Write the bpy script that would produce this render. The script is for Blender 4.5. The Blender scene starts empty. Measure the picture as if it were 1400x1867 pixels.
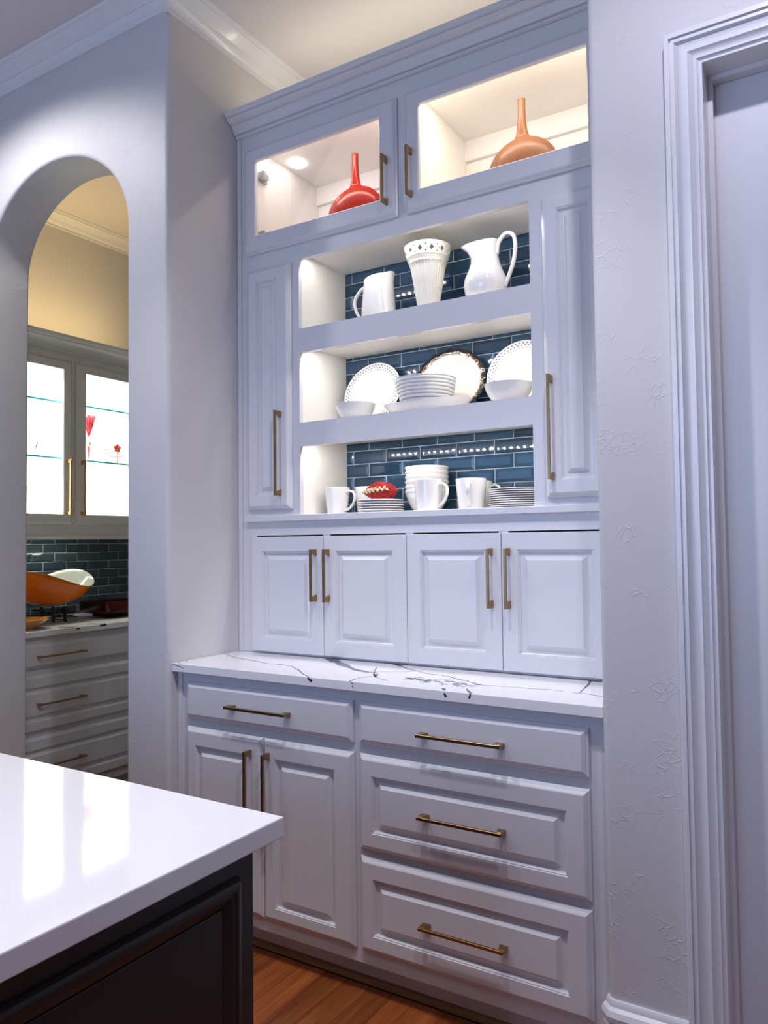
import bpy, bmesh, math, random
from math import sin, cos, pi, radians, sqrt
from mathutils import Vector, Matrix
random.seed(7)
S = bpy.context.scene
COL = S.collection

# ------------------------------------------------------------------ camera
cam = bpy.data.cameras.new('camera'); camo = bpy.data.objects.new('camera', cam); COL.objects.link(camo)
F_PX, CY, CP, CR = 1409.943, 0.5532, 0.0390, -0.0118
_f = Vector((-sin(CY)*cos(CP), cos(CY)*cos(CP), sin(CP))); _r = Vector((cos(CY), sin(CY), 0)); _u = _r.cross(_f)
_r2 = _r*cos(CR)+_u*sin(CR); _u2 = -_r*sin(CR)+_u*cos(CR)
camo.matrix_world = Matrix(((_r2.x,_u2.x,-_f.x,2.0472),(_r2.y,_u2.y,-_f.y,-2.2498),(_r2.z,_u2.z,-_f.z,1.3297),(0,0,0,1)))
cam.sensor_fit = 'HORIZONTAL'; cam.sensor_width = 36; cam.lens = F_PX*36/1400
cam.clip_start = 0.02; cam.clip_end = 60
S.camera = camo

# ------------------------------------------------------------------ world, exposure, lamps
S.view_settings.view_transform = 'Standard'; S.view_settings.look = 'None'
S.view_settings.gamma = 1; S.view_settings.use_curve_mapping = False
S.view_settings.exposure = 0.0
W = bpy.data.worlds.new('evening_sky'); S.world = W; W.use_nodes = True
W.node_tree.nodes['Background'].inputs[0].default_value = (0.42, 0.50, 1.0, 1)
W.node_tree.nodes['Background'].inputs[1].default_value = .35

def area(name, loc, sx, sy, power, col, rot=(0,0,0), spread=180):
    l = bpy.data.lights.new(name, 'AREA'); l.shape = 'RECTANGLE'; l.size = sx; l.size_y = sy
    l.energy = power; l.color = col; l.spread = radians(spread)
    o = bpy.data.objects.new(name, l); o.location = loc; o.rotation_euler = rot; COL.objects.link(o); return o
def spot(name, loc, power, col, size=110, blend=.5, rot=(0,0,0), rad=.04):
    l = bpy.data.lights.new(name, 'SPOT'); l.energy = power; l.color = col
    l.spot_size = radians(size); l.spot_blend = blend; l.shadow_soft_size = rad
    o = bpy.data.objects.new(name, l); o.location = loc; o.rotation_euler = rot; COL.objects.link(o); return o
COOL = (0.86, 0.88, 1.0); BLUE = (0.50, 0.55, 1.0); WARM = (1.0, 0.80, 0.56); SOFT = (1.0, 0.90, 0.76)
# added bluish front fill: two area lamps at unseen windows behind the camera
area('window_daylight', (-1.25, -4.9, 1.75), 1.6, 1.6, 17, (.38, .56, 1.0), (radians(90), 0, 0))
area('window_daylight', (0.85, -4.9, 1.75), 1.6, 1.6, 41, (.45, .62, 1.0), (radians(90), 0, 0))
# recessed downlights in the kitchen ceiling
spot('recessed_lamp', (1.95, -1.30, 3.27), 60, (.86, .83, 1.0), 148, .5)
spot('recessed_lamp', (1.15, -1.17, 3.27), 82, (.92, .91, 1.0), 86, .5)
spot('recessed_lamp', (0.25, -1.17, 3.27), 44, (1.0, .90, .94), 86, .5)
spot('recessed_lamp', (-0.74, -0.94, 3.27), 42, (1.0, .96, .96), 152, .5)
spot('recessed_lamp', (0.2, -2.3, 3.27), 50, (1.0, .96, .84), 78, .5)
# hutch: strip on top, strips under the shelf lips, strips in the glass cabinets
area('hutch_top_strip', (0.75, 0.16, 2.965), 1.35, .03, 2.4, (1.0, .89, .66), (pi, 0, 0))
area('glass_cabinet_strip', (0.39, 0.05, 2.855), 0.56, .02, 1.9, (1.0, .86, .76), (radians(20), 0, 0))
area('glass_cabinet_strip', (1.10, 0.05, 2.855), 0.56, .02, 2.6, (1.0, .88, .72), (radians(20), 0, 0))
# butler pantry: strip above the wall cabinets, strips inside and under them, a dim spot added as ambient fill
area('pantry_top_strip', (-1.71, 0.45, 2.46), 1.1, .05, 5.8, (1.0, .72, .32), (pi, 0, radians(90)))
for yy in (0.22, 0.745):
    area('pantry_cabinet_strip', (-1.715, yy, 2.33), .40, .03, 12, (1.0, .99, .84), (radians(50), 0, radians(90)))
    area('pantry_cabinet_strip', (-1.715, yy, 1.80), .40, .03, 9, (1.0, .99, .84), (radians(50), 0, radians(90)))
spot('pantry_lamp', (-1.40, 1.40, 3.27), 12, (1, .82, .60), 92, .6)
area('pantry_counter_strip', (-1.80, 0.35, 1.398), .6, .03, 1.5, (1, .90, .74), (0, 0, radians(90)))

# ------------------------------------------------------------------ materials
def nodes(m): m.use_nodes = True; return m.node_tree.nodes, m.node_tree.links
def mat(name, col, rough=.5, metal=0, coat=0, bump=None, var=None, spec=.5, emit=None):
    m = bpy.data.materials.new(name); N, K = nodes(m); b = N['Principled BSDF']
    b.inputs['Base Color'].default_value = (*col, 1); b.inputs['Roughness'].default_value = rough
    b.inputs['Metallic'].default_value = metal; b.inputs['Coat Weight'].default_value = coat
    b.inputs['Specular IOR Level'].default_value = spec; b.inputs['Coat Roughness'].default_value = .06
    tc = N.new('ShaderNodeTexCoord')
    if var:                                   # var = (scale, second colour)
        n = N.new('ShaderNodeTexNoise'); n.inputs['Scale'].default_value = var[0]; n.inputs['Detail'].default_value = 4
        K.new(tc.outputs['Object'], n.inputs['Vector'])
        x = N.new('ShaderNodeMix'); x.data_type = 'RGBA'; x.inputs[6].default_value = (*col, 1); x.inputs[7].default_value = (*var[1], 1)
        K.new(n.outputs[0], x.inputs[0]); K.new(x.outputs[2], b.inputs['Base Color'])
    if bump:                                  # bump = (scale, strength, distance)
        n2 = N.new('ShaderNodeTexNoise'); n2.inputs['Scale'].default_value = bump[0]; n2.inputs['Detail'].default_value = 5
        K.new(tc.outputs['Object'], n2.inputs['Vector'])
        bp = N.new('ShaderNodeBump'); bp.inputs['Strength'].default_value = bump[1]; bp.inputs['Distance'].default_value = bump[2]
        K.new(n2.outputs[0], bp.inputs['Height']); K.new(bp.outputs[0], b.inputs['Normal'])
    if emit:
        b.inputs['Emission Color'].default_value = (*emit[0], 1); b.inputs['Emission Strength'].default_value = emit[1]
    return m

def plaster(name, col):
    """skip-trowel wall: smooth paint with sparse trowel ridges and pits"""
    m = bpy.data.materials.new(name); N, K = nodes(m); b = N['Principled BSDF']
    b.inputs['Base Color'].default_value = (*col, 1); b.inputs['Roughness'].default_value = .55; b.inputs['Specular IOR Level'].default_value = .35
    tc = N.new('ShaderNodeTexCoord')
    w = N.new('ShaderNodeTexNoise'); w.inputs['Scale'].default_value = 5; w.inputs['Detail'].default_value = 3
    K.new(tc.outputs['Object'], w.inputs['Vector'])
    a = N.new('ShaderNodeMixRGB'); a.blend_type = 'ADD'; a.inputs[0].default_value = .22
    K.new(tc.outputs['Object'], a.inputs[1]); K.new(w.outputs['Color'], a.inputs[2])
    v = N.new('ShaderNodeTexVoronoi'); v.feature = 'DISTANCE_TO_EDGE'; v.inputs['Scale'].default_value = 36
    K.new(a.outputs[0], v.inputs['Vector'])
    r = N.new('ShaderNodeMapRange'); r.inputs[1].default_value = 0; r.inputs[2].default_value = .06; r.inputs[3].default_value = 1; r.inputs[4].default_value = 0
    K.new(v.outputs['Distance'], r.inputs[0])
    g = N.new('ShaderNodeTexNoise'); g.inputs['Scale'].default_value = 12; g.inputs['Detail'].default_value = 2
    K.new(tc.outputs['Object'], g.inputs['Vector'])
    gr = N.new('ShaderNodeMapRange'); gr.inputs[1].default_value = .54; gr.inputs[2].default_value = .66
    K.new(g.outputs[0], gr.inputs[0])
    mu = N.new('ShaderNodeMath'); mu.operation = 'MULTIPLY'; K.new(r.outputs[0], mu.inputs[0]); K.new(gr.outputs[0], mu.inputs[1])
    f = N.new('ShaderNodeTexNoise'); f.inputs['Scale'].default_value = 60; f.inputs['Detail'].default_value = 3
    K.new(tc.outputs['Object'], f.inputs['Vector'])
    ad = N.new('ShaderNodeMath'); ad.operation = 'MULTIPLY_ADD'; ad.inputs[1].default_value = .34
    K.new(f.outputs[0], ad.inputs[0]); K.new(mu.outputs[0], ad.inputs[2])
    bp = N.new('ShaderNodeBump'); bp.inputs['Strength'].default_value = .5; bp.inputs['Distance'].default_value = .0012
    K.new(ad.outputs[0], bp.inputs['Height']); K.new(bp.outputs[0], b.inputs['Normal'])
    return m

def wood(name, c1, c2, rough=.28, axis=1):
    m = bpy.data.materials.new(name); N, K = nodes(m); b = N['Principled BSDF']
    tc = N.new('ShaderNodeTexCoord'); oi = N.new('ShaderNodeObjectInfo')
    mp = N.new('ShaderNodeMapping'); sc = [28, 28, 28]; sc[axis] = 1.6; mp.inputs['Scale'].default_value = sc
    ad = N.new('ShaderNodeVectorMath'); ad.operation = 'ADD'
    cm = N.new('ShaderNodeCombineXYZ'); ml = N.new('ShaderNodeMath'); ml.operation = 'MULTIPLY'; ml.inputs[1].default_value = 40
    K.new(oi.outputs['Random'], ml.inputs[0]); K.new(ml.outputs[0], cm.inputs[1]); K.new(ml.outputs[0], cm.inputs[0])
    K.new(tc.outputs['Object'], ad.inputs[0]); K.new(cm.outputs[0], ad.inputs[1]); K.new(ad.outputs[0], mp.inputs[0])
    n = N.new('ShaderNodeTexNoise'); n.inputs['Scale'].default_value = 1.5; n.inputs['Detail'].default_value = 8; n.inputs['Distortion'].default_value = .6
    K.new(mp.outputs[0], n.inputs['Vector'])
    cr = N.new('ShaderNodeValToRGB'); cr.color_ramp.elements[0].position = .3; cr.color_ramp.elements[1].position = .7
    cr.color_ramp.elements[0].color = (*c1, 1); cr.color_ramp.elements[1].color = (*c2, 1)
    K.new(n.outputs[0], cr.inputs[0])
    hs = N.new('ShaderNodeHueSaturation'); mr = N.new('ShaderNodeMapRange'); mr.inputs[3].default_value = .72; mr.inputs[4].default_value = 1.25
    K.new(oi.outputs['Random'], mr.inputs[0]); K.new(mr.outputs[0], hs.inputs['Value']); K.new(cr.outputs[0], hs.inputs['Color'])
    K.new(hs.outputs[0], b.inputs['Base Color']); b.inputs['Roughness'].default_value = rough
    bp = N.new('ShaderNodeBump'); bp.inputs['Strength'].default_value = .15; bp.inputs['Distance'].default_value = .001
    K.new(n.outputs[0], bp.inputs['Height']); K.new(bp.outputs[0], b.inputs['Normal'])
    return m

def clear_glass(name, tint=(1,1,1), spec=1.0, rough=0.0):
    m = bpy.data.materials.new(name); N, K = nodes(m); N.remove(N['Principled BSDF'])
    t = N.new('ShaderNodeBsdfTransparent'); t.inputs[0].default_value = (*tint, 1)
    g = N.new('ShaderNodeBsdfGlossy'); g.inputs['Roughness'].default_value = rough
    fr = N.new('ShaderNodeFresnel'); fr.inputs[0].default_value = 1.45
    mu = N.new('ShaderNodeMath'); mu.operation = 'MULTIPLY'; mu.inputs[1].default_value = spec
    K.new(fr.outputs[0], mu.inputs[0]); x = N.new('ShaderNodeMixShader')
    K.new(mu.outputs[0], x.inputs[0]); K.new(t.outputs[0], x.inputs[1]); K.new(g.outputs[0], x.inputs[2])
    K.new(x.outputs[0], N['Material Output'].inputs[0]); return m

def cast_glass(name, c1, c2, trans=.45, rough=.10):
    """coloured glass: glossy skin over a body that passes light on"""
    m = bpy.data.materials.new(name); N, K = nodes(m); b = N['Principled BSDF']
    tc = N.new('ShaderNodeTexCoord'); n = N.new('ShaderNodeTexNoise'); n.inputs['Scale'].default_value = 9; n.inputs['Detail'].default_value = 3
    K.new(tc.outputs['Object'], n.inputs['Vector'])
    x = N.new('ShaderNodeMix'); x.data_type = 'RGBA'; x.inputs[6].default_value = (*c1, 1); x.inputs[7].default_value = (*c2, 1)
    K.new(n.outputs[0], x.inputs[0]); K.new(x.outputs[2], b.inputs['Base Color'])
    b.inputs['Roughness'].default_value = rough; b.inputs['Specular IOR Level'].default_value = .35
    tl = N.new('ShaderNodeBsdfTranslucent'); K.new(x.outputs[2], tl.inputs[0])
    ms = N.new('ShaderNodeMixShader'); ms.inputs[0].default_value = trans
    K.new(b.outputs[0], ms.inputs[1]); K.new(tl.outputs[0], ms.inputs[2]); K.new(ms.outputs[0], N['Material Output'].inputs[0])
    return m

PAINT = mat('cabinet_paint', (.70, .70, .73), .26, coat=.25, bump=(90, .03, .0006))
PAINT_IN = mat('cabinet_interior_paint', (.86, .83, .80), .45)
PANTRY_PAINT = PAINT
TRIM = mat('trim_paint', (.77, .77, .80), .28, coat=.2)
WALL = plaster('wall_plaster', (.62, .61, .62))
WALL_R = PWALL = WALL
CEIL = mat('ceiling_paint', (.66, .63, .64), .8, bump=(120, .1, .001))
QUARTZ = mat('white_quartz', (.90, .89, .90), .15, coat=.3, var=(3, (.86, .85, .87)))
VEIN = mat('dark_vein', (.030, .032, .050), .2, var=(60, (.09, .09, .13)))
VEIN_G = mat('grey_vein', (.11, .12, .17), .2, var=(40, (.19, .20, .27)))
FLECK = mat('pale_grey_fleck', (.20, .20, .27), .2, var=(60, (.36, .36, .43)))
ISLAND_TOP = mat('polished_white_quartz', (.90, .90, .91), .06, coat=.6, var=(2.5, (.87, .87, .89)))
ISLAND_DARK = mat('espresso_paint', (.016, .014, .012), .33, bump=(70, .05, .001))
BRASS = mat('brushed_bronze', (.36, .235, .11), .30, metal=1, bump=(200, .05, .0005))
BRASS_P = mat('polished_brass', (.62, .40, .15), .25, metal=1)
METAL = mat('hinge_metal', (.5, .5, .5), .35, metal=1)
GROUT = mat('tile_grout', (.46, .52, .56), .8)
TILES = [mat('glass_tile', c, .06, spec=.42) for c in
         ((.022, .052, .095), (.028, .064, .116), (.018, .044, .082), (.033, .074, .130))]
PTILES = [mat('pantry_glass_tile', c, .07, spec=.5) for c in
          ((.036, .068, .090), (.028, .056, .078), (.044, .078, .100), (.022, .046, .066))]
FLOORW = wood('floor_wood', (.18, .042, .010), (.36, .105, .026), .34)
SHOEW = wood('shoe_wood', (.20, .085, .028), (.34, .17, .065), .4, axis=0)
CHINA = mat('white_china', (.76, .75, .74), .12, coat=.5)
CREAM = mat('cream_china', (.74, .71, .63), .22, coat=.3)
HOLE = mat('pierced_shadow', (.10, .13, .17), .6)  # dark discs stand for rim holes with the tile behind showing through
PANE = clear_glass('window_pane_glass', (.97, .98, .98), .35)
STEM = clear_glass('stemware_glass', (.985, .99, .985), .35)
SHELFG = clear_glass('shelf_glass', (.90, .97, .96), .7)
EDGEG = mat('shelf_glass_edge', (.015, .36, .46), .1, spec=.8)
RED_G = cast_glass('red_glass', (.46, .008, .002), (.60, .050, .004), .38, .22)
AMBER_G = cast_glass('amber_glass', (.40, .165, .075), (.46, .21, .10), .40, .32)
ORANGE_G = cast_glass('orange_art_glass', (.88, .26, .015), (.72, .10, .006), .30)
BERRY_G = cast_glass('ruby_glass', (.36, .010, .014), (.58, .045, .05), .3)
WINE_G = mat('dark_ruby_glass', (.040, .003, .004), .08, spec=.4)
BOWLIN = mat('speckled_pale_glaze', (.62, .66, .58), .2, coat=.5, var=(28, (.40, .50, .48)))
YELLOWG = mat('amber_dish_glass', (.45, .22, .04), .1, coat=.6, var=(12, (.60, .22, .02)))
GOLD = mat('gold_leaf', (.62, .50, .30), .38, metal=.7)
IRON = mat('black_iron', (.012, .011, .010), .5)
LED = mat('led_emitter', (1, 1, 1), .5, emit=((1, .96, .88), 1550))
LED_TOP = mat('led_emitter_dim', (1, 1, 1), .5, emit=((1, .96, .88), 1150))
LED_SOFT = mat('led_emitter_soft', (1, 1, 1), .5, emit=((1, .98, .93), 8))
LEDSTRIP = mat('led_strip_tape', (.8, .8, .76), .5)
PUCK = mat('puck_lens', (1, 1, 1), .5, emit=((1, .97, .92), 9))
CANLENS = mat('downlight_lens', (1, 1, 1), .5, emit=((.9, .93, 1), 6))
PINKG = cast_glass('red_striped_glass', (.60, .01, .05), (.80, .12, .16), .4)
GREENG = cast_glass('pale_green_glass', (.50, .68, .45), (.60, .78, .55), .5)
DARKG = mat('dark_glass_twig', (.03, .03, .03), .2)
DOORP = mat('door_paint', (.74, .74, .77), .35)

def edge_plate_mat():
    m = bpy.data.materials.new('bronze_edged_glaze'); N, K = nodes(m); b = N['Principled BSDF']
    tc = N.new('ShaderNodeTexCoord'); sp = N.new('ShaderNodeSeparateXYZ'); K.new(tc.outputs['Object'], sp.inputs[0])
    sx = N.new('ShaderNodeMath'); sx.operation = 'DIVIDE'; sx.inputs[1].default_value = .146; K.new(sp.outputs[0], sx.inputs[0])
    sy = N.new('ShaderNodeMath'); sy.operation = 'DIVIDE'; sy.inputs[1].default_value = .128; K.new(sp.outputs[1], sy.inputs[0])
    cb = N.new('ShaderNodeCombineXYZ'); K.new(sx.outputs[0], cb.inputs[0]); K.new(sy.outputs[0], cb.inputs[1])
    ln = N.new('ShaderNodeVectorMath'); ln.operation = 'LENGTH'; K.new(cb.outputs[0], ln.inputs[0])
    at = N.new('ShaderNodeMath'); at.operation = 'ARCTAN2'; K.new(sx.outputs[0], at.inputs[0]); K.new(sy.outputs[0], at.inputs[1])
    n = N.new('ShaderNodeTexNoise'); n.noise_dimensions = '1D'; n.inputs['Scale'].default_value = 26; n.inputs['Detail'].default_value = 4
    K.new(at.outputs[0], n.inputs['W'])
    ma = N.new('ShaderNodeMath'); ma.operation = 'MULTIPLY_ADD'; ma.inputs[1].default_value = .16; K.new(n.outputs[0], ma.inputs[0]); K.new(ln.outputs['Value'], ma.inputs[2])
    r = N.new('ShaderNodeValToRGB'); e = r.color_ramp.elements
    e[0].position = .915; e[0].color = (.78, .76, .70, 1); e[1].position = .955; e[1].color = (.17, .075, .018, 1)
    x = e.new(.995); x.color = (.055, .025, .010, 1); x = e.new(1.02); x.color = (.006, .005, .006, 1)
    K.new(ma.outputs[0], r.inputs[0]); K.new(r.outputs[0], b.inputs['Base Color'])
    b.inputs['Roughness'].default_value = .12; b.inputs['Coat Weight'].default_value = .6
    return m
EDGEP = edge_plate_mat()

# ------------------------------------------------------------------ helpers
def finish(name, bm, m, parent=None, smooth=False, auto=None, recalc=True):
    me = bpy.data.meshes.new(name)
    if recalc: bmesh.ops.recalc_face_normals(bm, faces=bm.faces)
    if smooth:
        for f in bm.faces: f.smooth = True
    if auto:
        for e in bm.edges:
            if len(e.link_faces) == 2 and e.calc_face_angle(0) > radians(auto): e.smooth = False
        for f in bm.faces: f.smooth = True
    bm.to_mesh(me); bm.free()
    if isinstance(m, (list, tuple)):
        for q in m: me.materials.append(q)
    else: me.materials.append(m)
    o = bpy.data.objects.new(name, me); COL.objects.link(o)
    if parent is not None:
        o.parent = parent
        if parent.type == 'EMPTY' and not parent.get('_local'): o.matrix_parent_inverse = Matrix.Translation(-parent.location)
    return o
def tag(o, label=None, cat=None, group=None, kind=None):
    if label: o['label'] = label
    if cat: o['category'] = cat
    if group: o['group'] = group
    if kind: o['kind'] = kind
    return o
LOCALS = []
def thing(name, label, cat, loc=(0,0,0), group=None, local=False, rot=0):
    o = bpy.data.objects.new(name, None); o.empty_display_size = .05; COL.objects.link(o); o.location = loc
    o.rotation_euler = (0, 0, rot)
    if local: o['_local'] = 1; LOCALS.append(o)
    return tag(o, label, cat, group)
def copy_thing(src, loc, label=None, rot=None, group=None):
    c = src.copy(); COL.objects.link(c); c.location = loc
    if c.get('_local'): LOCALS.append(c)
    if rot is not None: c.rotation_euler = (0, 0, rot)
    if label: c['label'] = label
    if group: c['group'] = group
    for ch in list(src.children):
        d = ch.copy(); COL.objects.link(d); d.parent = c
        for g in list(ch.children):
            e = g.copy(); COL.objects.link(e); e.parent = d
    return c
def add_box(bm, x0, x1, y0, y1, z0, z1):
    v = [bm.verts.new((x, y, z)) for x in (x0, x1) for y in (y0, y1) for z in (z0, z1)]
    for f in ((0,1,3,2), (4,6,7,5), (0,4,5,1), (2,3,7,6), (0,2,6,4), (1,5,7,3)): bm.faces.new([v[i] for i in f])
def box(name, x0, x1, y0, y1, z0, z1, m, parent=None, bev=0):
    bm = bmesh.new(); add_box(bm, x0, x1, y0, y1, z0, z1)
    if bev: bmesh.ops.bevel(bm, geom=bm.edges[:], offset=bev, segments=2, affect='EDGES', profile=.5)
    return finish(name, bm, m, parent, auto=12 if bev else None)
def boxes(name, L, m, parent=None):
    bm = bmesh.new()
    for b in L: add_box(bm, *b)
    return finish(name, bm, m, parent)
def hutch_f(yf): return lambda u, v, w: Vector((u, yf - w, v))         # faces -y
def east_f(xf): return lambda u, v, w: Vector((xf + w, u, v))          # faces +x
def loft(bm, P, x0, x1, z0, z1, rings, cap=True, back=None):
    """rings: (left,right,bottom,top insets, w)"""
    prev = None; first = None
    for L, R, B, T, w in rings:
        r = [bm.verts.new(P(x0+L, z0+B, w)), bm.verts.new(P(x1-R, z0+B, w)), bm.verts.new(P(x1-R, z1-T, w)), bm.verts.new(P(x0+L, z1-T, w))]
        if prev:
            for i in range(4): bm.faces.new((prev[i], prev[(i+1)%4], r[(i+1)%4], r[i]))
        else: first = r
        prev = r
    if cap: bm.faces.new(prev)
    if back is None: bm.faces.new(first[::-1])
    return first, prev
def u4(t, w): return (t, t, t, t, w)
EDGE_OGEE = [u4(0, 0), u4(0, .0075), u4(.0050, .0115), u4(.0065, .0120), u4(.0068, .0140), u4(.0120, .0185), u4(.0150, .020)]
EDGE_SQ = [u4(0, 0), u4(0, .0185), u4(.0015, .020)]
def front(name, P, x0, x1, z0, z1, parent, ins, edge=EDGE_OGEE, m=None, panel=True, glass=False):
    """frame-and-panel door or drawer front; ins = (L,R,B,T) frame widths"""
    m = m or PAINT; L, R, B, T = ins; bm = bmesh.new()
    def q(t, w): return (L+t, R+t, B+t, T+t, w)
    rings = list(edge)
    if glass: rings += [q(0, .020), q(.003, .0175), q(.003, .004)]
    else: rings += [q(0, .020), q(.0015, .0175), q(.004, .0175), q(.006, .013), q(.008, .0115), q(.008, .002)]
    a, b = loft(bm, P, x0, x1, z0, z1, rings, cap=False, back=False)
    for i in range(4): bm.faces.new((b[i], b[(i+1)%4], a[(i+1)%4], a[i]))
    d = finish(name, bm, m, parent)
    if glass:
        bm = bmesh.new(); loft(bm, P, x0+L-.002, x1-R+.002, z0+B-.002, z1-T+.002, [u4(0, .006), u4(0, .009)])
        finish('glass_pane', bm, PANE, d)
    elif panel:
        bm = bmesh.new()
        loft(bm, P, x0+L+.0075, x1-R-.0075, z0+B+.0075, z1-T-.0075, [u4(0, .002), u4(0, .0088), u4(.010, .0092), u4(.0165, .0118), u4(.0250, .0182), u4(.0256, .0195)])
        finish('raised_panel', bm, m, d)
    return d
def slab_front(name, P, x0, x1, z0, z1, parent, m=None):
    bm = bmesh.new()
    loft(bm, P, x0, x1, z0, z1, [u4(0, 0), u4(0, .010), u4(.003, .012), u4(.0065, .0125), u4(.0075, .0145), u4(.014, .0185), u4(.016, .020)])
    return finish(name, bm, m or PAINT, parent)
def bar_pull(P, u, v, length, vertical, parent, m=None, out=.036, w0=.020):
    """bar pull: two chunky posts flaring to the face and a square bar between them"""
    bm = bmesh.new(); h = length/2
    def Q(a, b, w): return P(u+b, v+a, w) if vertical else P(u+a, v+b, w)
    def pr(a0, a1, b, w_0, w_1, a0t=None, a1t=None):
        a0t = a0 if a0t is None else a0t; a1t = a1 if a1t is None else a1t
        lo = [bm.verts.new(Q(a, bb, w_0)) for a, bb in ((a0, -b), (a1, -b), (a1, b), (a0, b))]
        hi = [bm.verts.new(Q(a, bb, w_1)) for a, bb in ((a0t, -b), (a1t, -b), (a1t, b), (a0t, b))]
        bm.faces.new(lo); bm.faces.new(hi[::-1])
        for i in range(4): bm.faces.new((lo[i], lo[(i+1)%4], hi[(i+1)%4], hi[i]))
    pr(-h, h, .0045, w0+out-.008, w0+out)                                     # bar
    pr(-h, -h+.024, .0046, w0, w0+out-.0079, -h, -h+.016)                     # posts
    pr(h-.024, h, .0046, w0, w0+out-.0079, h-.016, h)
    bmesh.ops.bevel(bm, geom=bm.edges[:], offset=.0009, segments=1, affect='EDGES')
    return finish('handle', bm, m or BRASS, parent, auto=30)
def prism(name, prof, axis, a0, a1, m, parent=None, auto=28):
    """profile polygon (p,q) extruded; axis 'x': p=y q=z ; axis 'y': p=x q=z ; axis 'z': p=x q=y"""
    bm = bmesh.new()
    def V(p, q, a): return {'x': (a, p, q), 'y': (p, a, q), 'z': (p, q, a)}[axis]
    A = [bm.verts.new(V(p, q, a0)) for p, q in prof]; B = [bm.verts.new(V(p, q, a1)) for p, q in prof]
    n = len(prof)
    for i in range(n): bm.faces.new((A[i], A[(i+1)%n], B[(i+1)%n], B[i]))
    bm.faces.new(A[::-1]); bm.faces.new(B)
    return finish(name, bm, m, parent, auto=auto)
def sweep(name, prof, path, m, parent=None, auto=28):
    """prof: (p,q) points, path: list of frames (origin, P-axis, Q-axis) already mitred"""
    bm = bmesh.new(); R = []
    for o, pa, qa in path: R.append([bm.verts.new(Vector(o)+Vector(pa)*p+Vector(qa)*q) for p, q in prof])
    n = len(prof)
    for a, b in zip(R, R[1:]):
        for i in range(n): bm.faces.new((a[i], a[(i+1)%n], b[(i+1)%n], b[i]))
    bm.faces.new(R[0][::-1]); bm.faces.new(R[-1])
    return finish(name, bm, m, parent, auto=auto)
def lathe(bm, prof, n=48, mod=None, closed=False, cx=0, cy=0, cz=0):
    """prof: (r,z) list; mod(theta, r, z)->(r,z)"""
    R = []
    for r, z in prof:
        ring = []
        for i in range(n):
            t = 2*pi*i/n; rr, zz = mod(t, r, z) if mod else (r, z)
            ring.append((cx+rr*cos(t), cy+rr*sin(t), cz+zz))
        R.append([bm.verts.new(c) for c in ring] if r > 1e-6 else [bm.verts.new((cx, cy, cz+prof_z(mod, r, z)))]*n)
    rng = list(range(len(R)-1)) + ([len(R)-1] if closed else [])
    for k in rng:
        a, b = R[k], R[(k+1) % len(R)]
        for i in range(n):
            vs = [a[i], a[(i+1)%n], b[(i+1)%n], b[i]]; u = []
            for v in vs:
                if v not in u: u.append(v)
            if len(u) > 2: bm.faces.new(u)
    return R
def prof_z(mod, r, z): return mod(0, r, z)[1] if mod else z
def lathe_obj(name, prof, m, parent=None, n=48, mod=None, closed=False, auto=40):
    bm = bmesh.new(); lathe(bm, prof, n, mod, closed); return finish(name, bm, m, parent, auto=auto)
def tube(bm, pts, rad, n=10, flat=1.0, side=None):
    """tube along points; rad number or list; flat squeezes across 'side' axis"""
    pts = [Vector(p) for p in pts]; k = len(pts); R = []
    nrm = None
    for i, p in enumerate(pts):
        t = (pts[min(i+1, k-1)]-pts[max(i-1, 0)]).normalized()
        if nrm is None:
            nrm = Vector(side) if side else (Vector((0, 0, 1)) if abs(t.z) < .9 else Vector((1, 0, 0)))
        nrm = (nrm - t*nrm.dot(t)).normalized(); b = t.cross(nrm)
        r = rad[i] if isinstance(rad, (list, tuple)) else rad
        R.append([bm.verts.new(p + nrm*cos(2*pi*j/n)*r + b*sin(2*pi*j/n)*r*flat) for j in range(n)])
    for a, b in zip(R, R[1:]):
        for j in range(n): bm.faces.new((a[j], a[(j+1)%n], b[(j+1)%n], b[j]))
    bm.faces.new(R[0][::-1]); bm.faces.new(R[-1])
def catmull(P, n=8):
    P = [Vector(p) for p in P]; out = []
    for i in range(len(P)-1):
        a, b, c, d = P[max(i-1, 0)], P[i], P[i+1], P[min(i+2, len(P)-1)]
        for k in range(n):
            t = k/n; out.append(.5*((2*b)+(c-a)*t+(2*a-5*b+4*c-d)*t*t+(3*b-a-3*c+d)*t**3))
    out.append(P[-1]); return out

# ================================================================== SETTING
H = 3.30                                      # ceiling height
YA, YB = -.36, -.165                          # arch wall front and rear faces
# ---- floor: sub-slab with planks laid toward the hutch
floor = box('floor', -2.7, 4.6, -5.1, 2.6, -.06, -.0125, mat('subfloor', (.10, .05, .02), .8)); tag(floor, kind='structure')
def plank_mesh(w, l):
    bm = bmesh.new(); add_box(bm, 0, w, 0, l, -.012, 0)
    top = [e for e in bm.edges if all(v.co.z > -.001 for v in e.verts)]
    bmesh.ops.bevel(bm, geom=top, offset=.0011, segments=1, affect='EDGES')
    me = bpy.data.meshes.new('plank'); bm.to_mesh(me); bm.free(); me.materials.append(FLOORW); return me
PW = .083
meshes = {l: plank_mesh(PW-.0006, l-.0006) for l in (.7, .95, 1.2, 1.45)}
def lay(xa, xb, ya, yb, shorts):
    x = xa
    while x + PW <= xb + .001:
        y = yb
        first = True
        while y > ya + .05:
            l = random.choice(shorts)
            if first and random.random() < .6: l = random.choice([.7, .95])
            first = False
            o = bpy.data.objects.new('plank', meshes[l]); COL.objects.link(o); o.parent = floor
            o.location = (x, y - l, 0); y -= l
        x += PW
lay(-.16, 1.5-.004, -2.6, -.262, (.7, .95, 1.2, 1.45))
lay(1.5, 3.0, -4.2, -.40, (1.2, 1.45))
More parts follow.
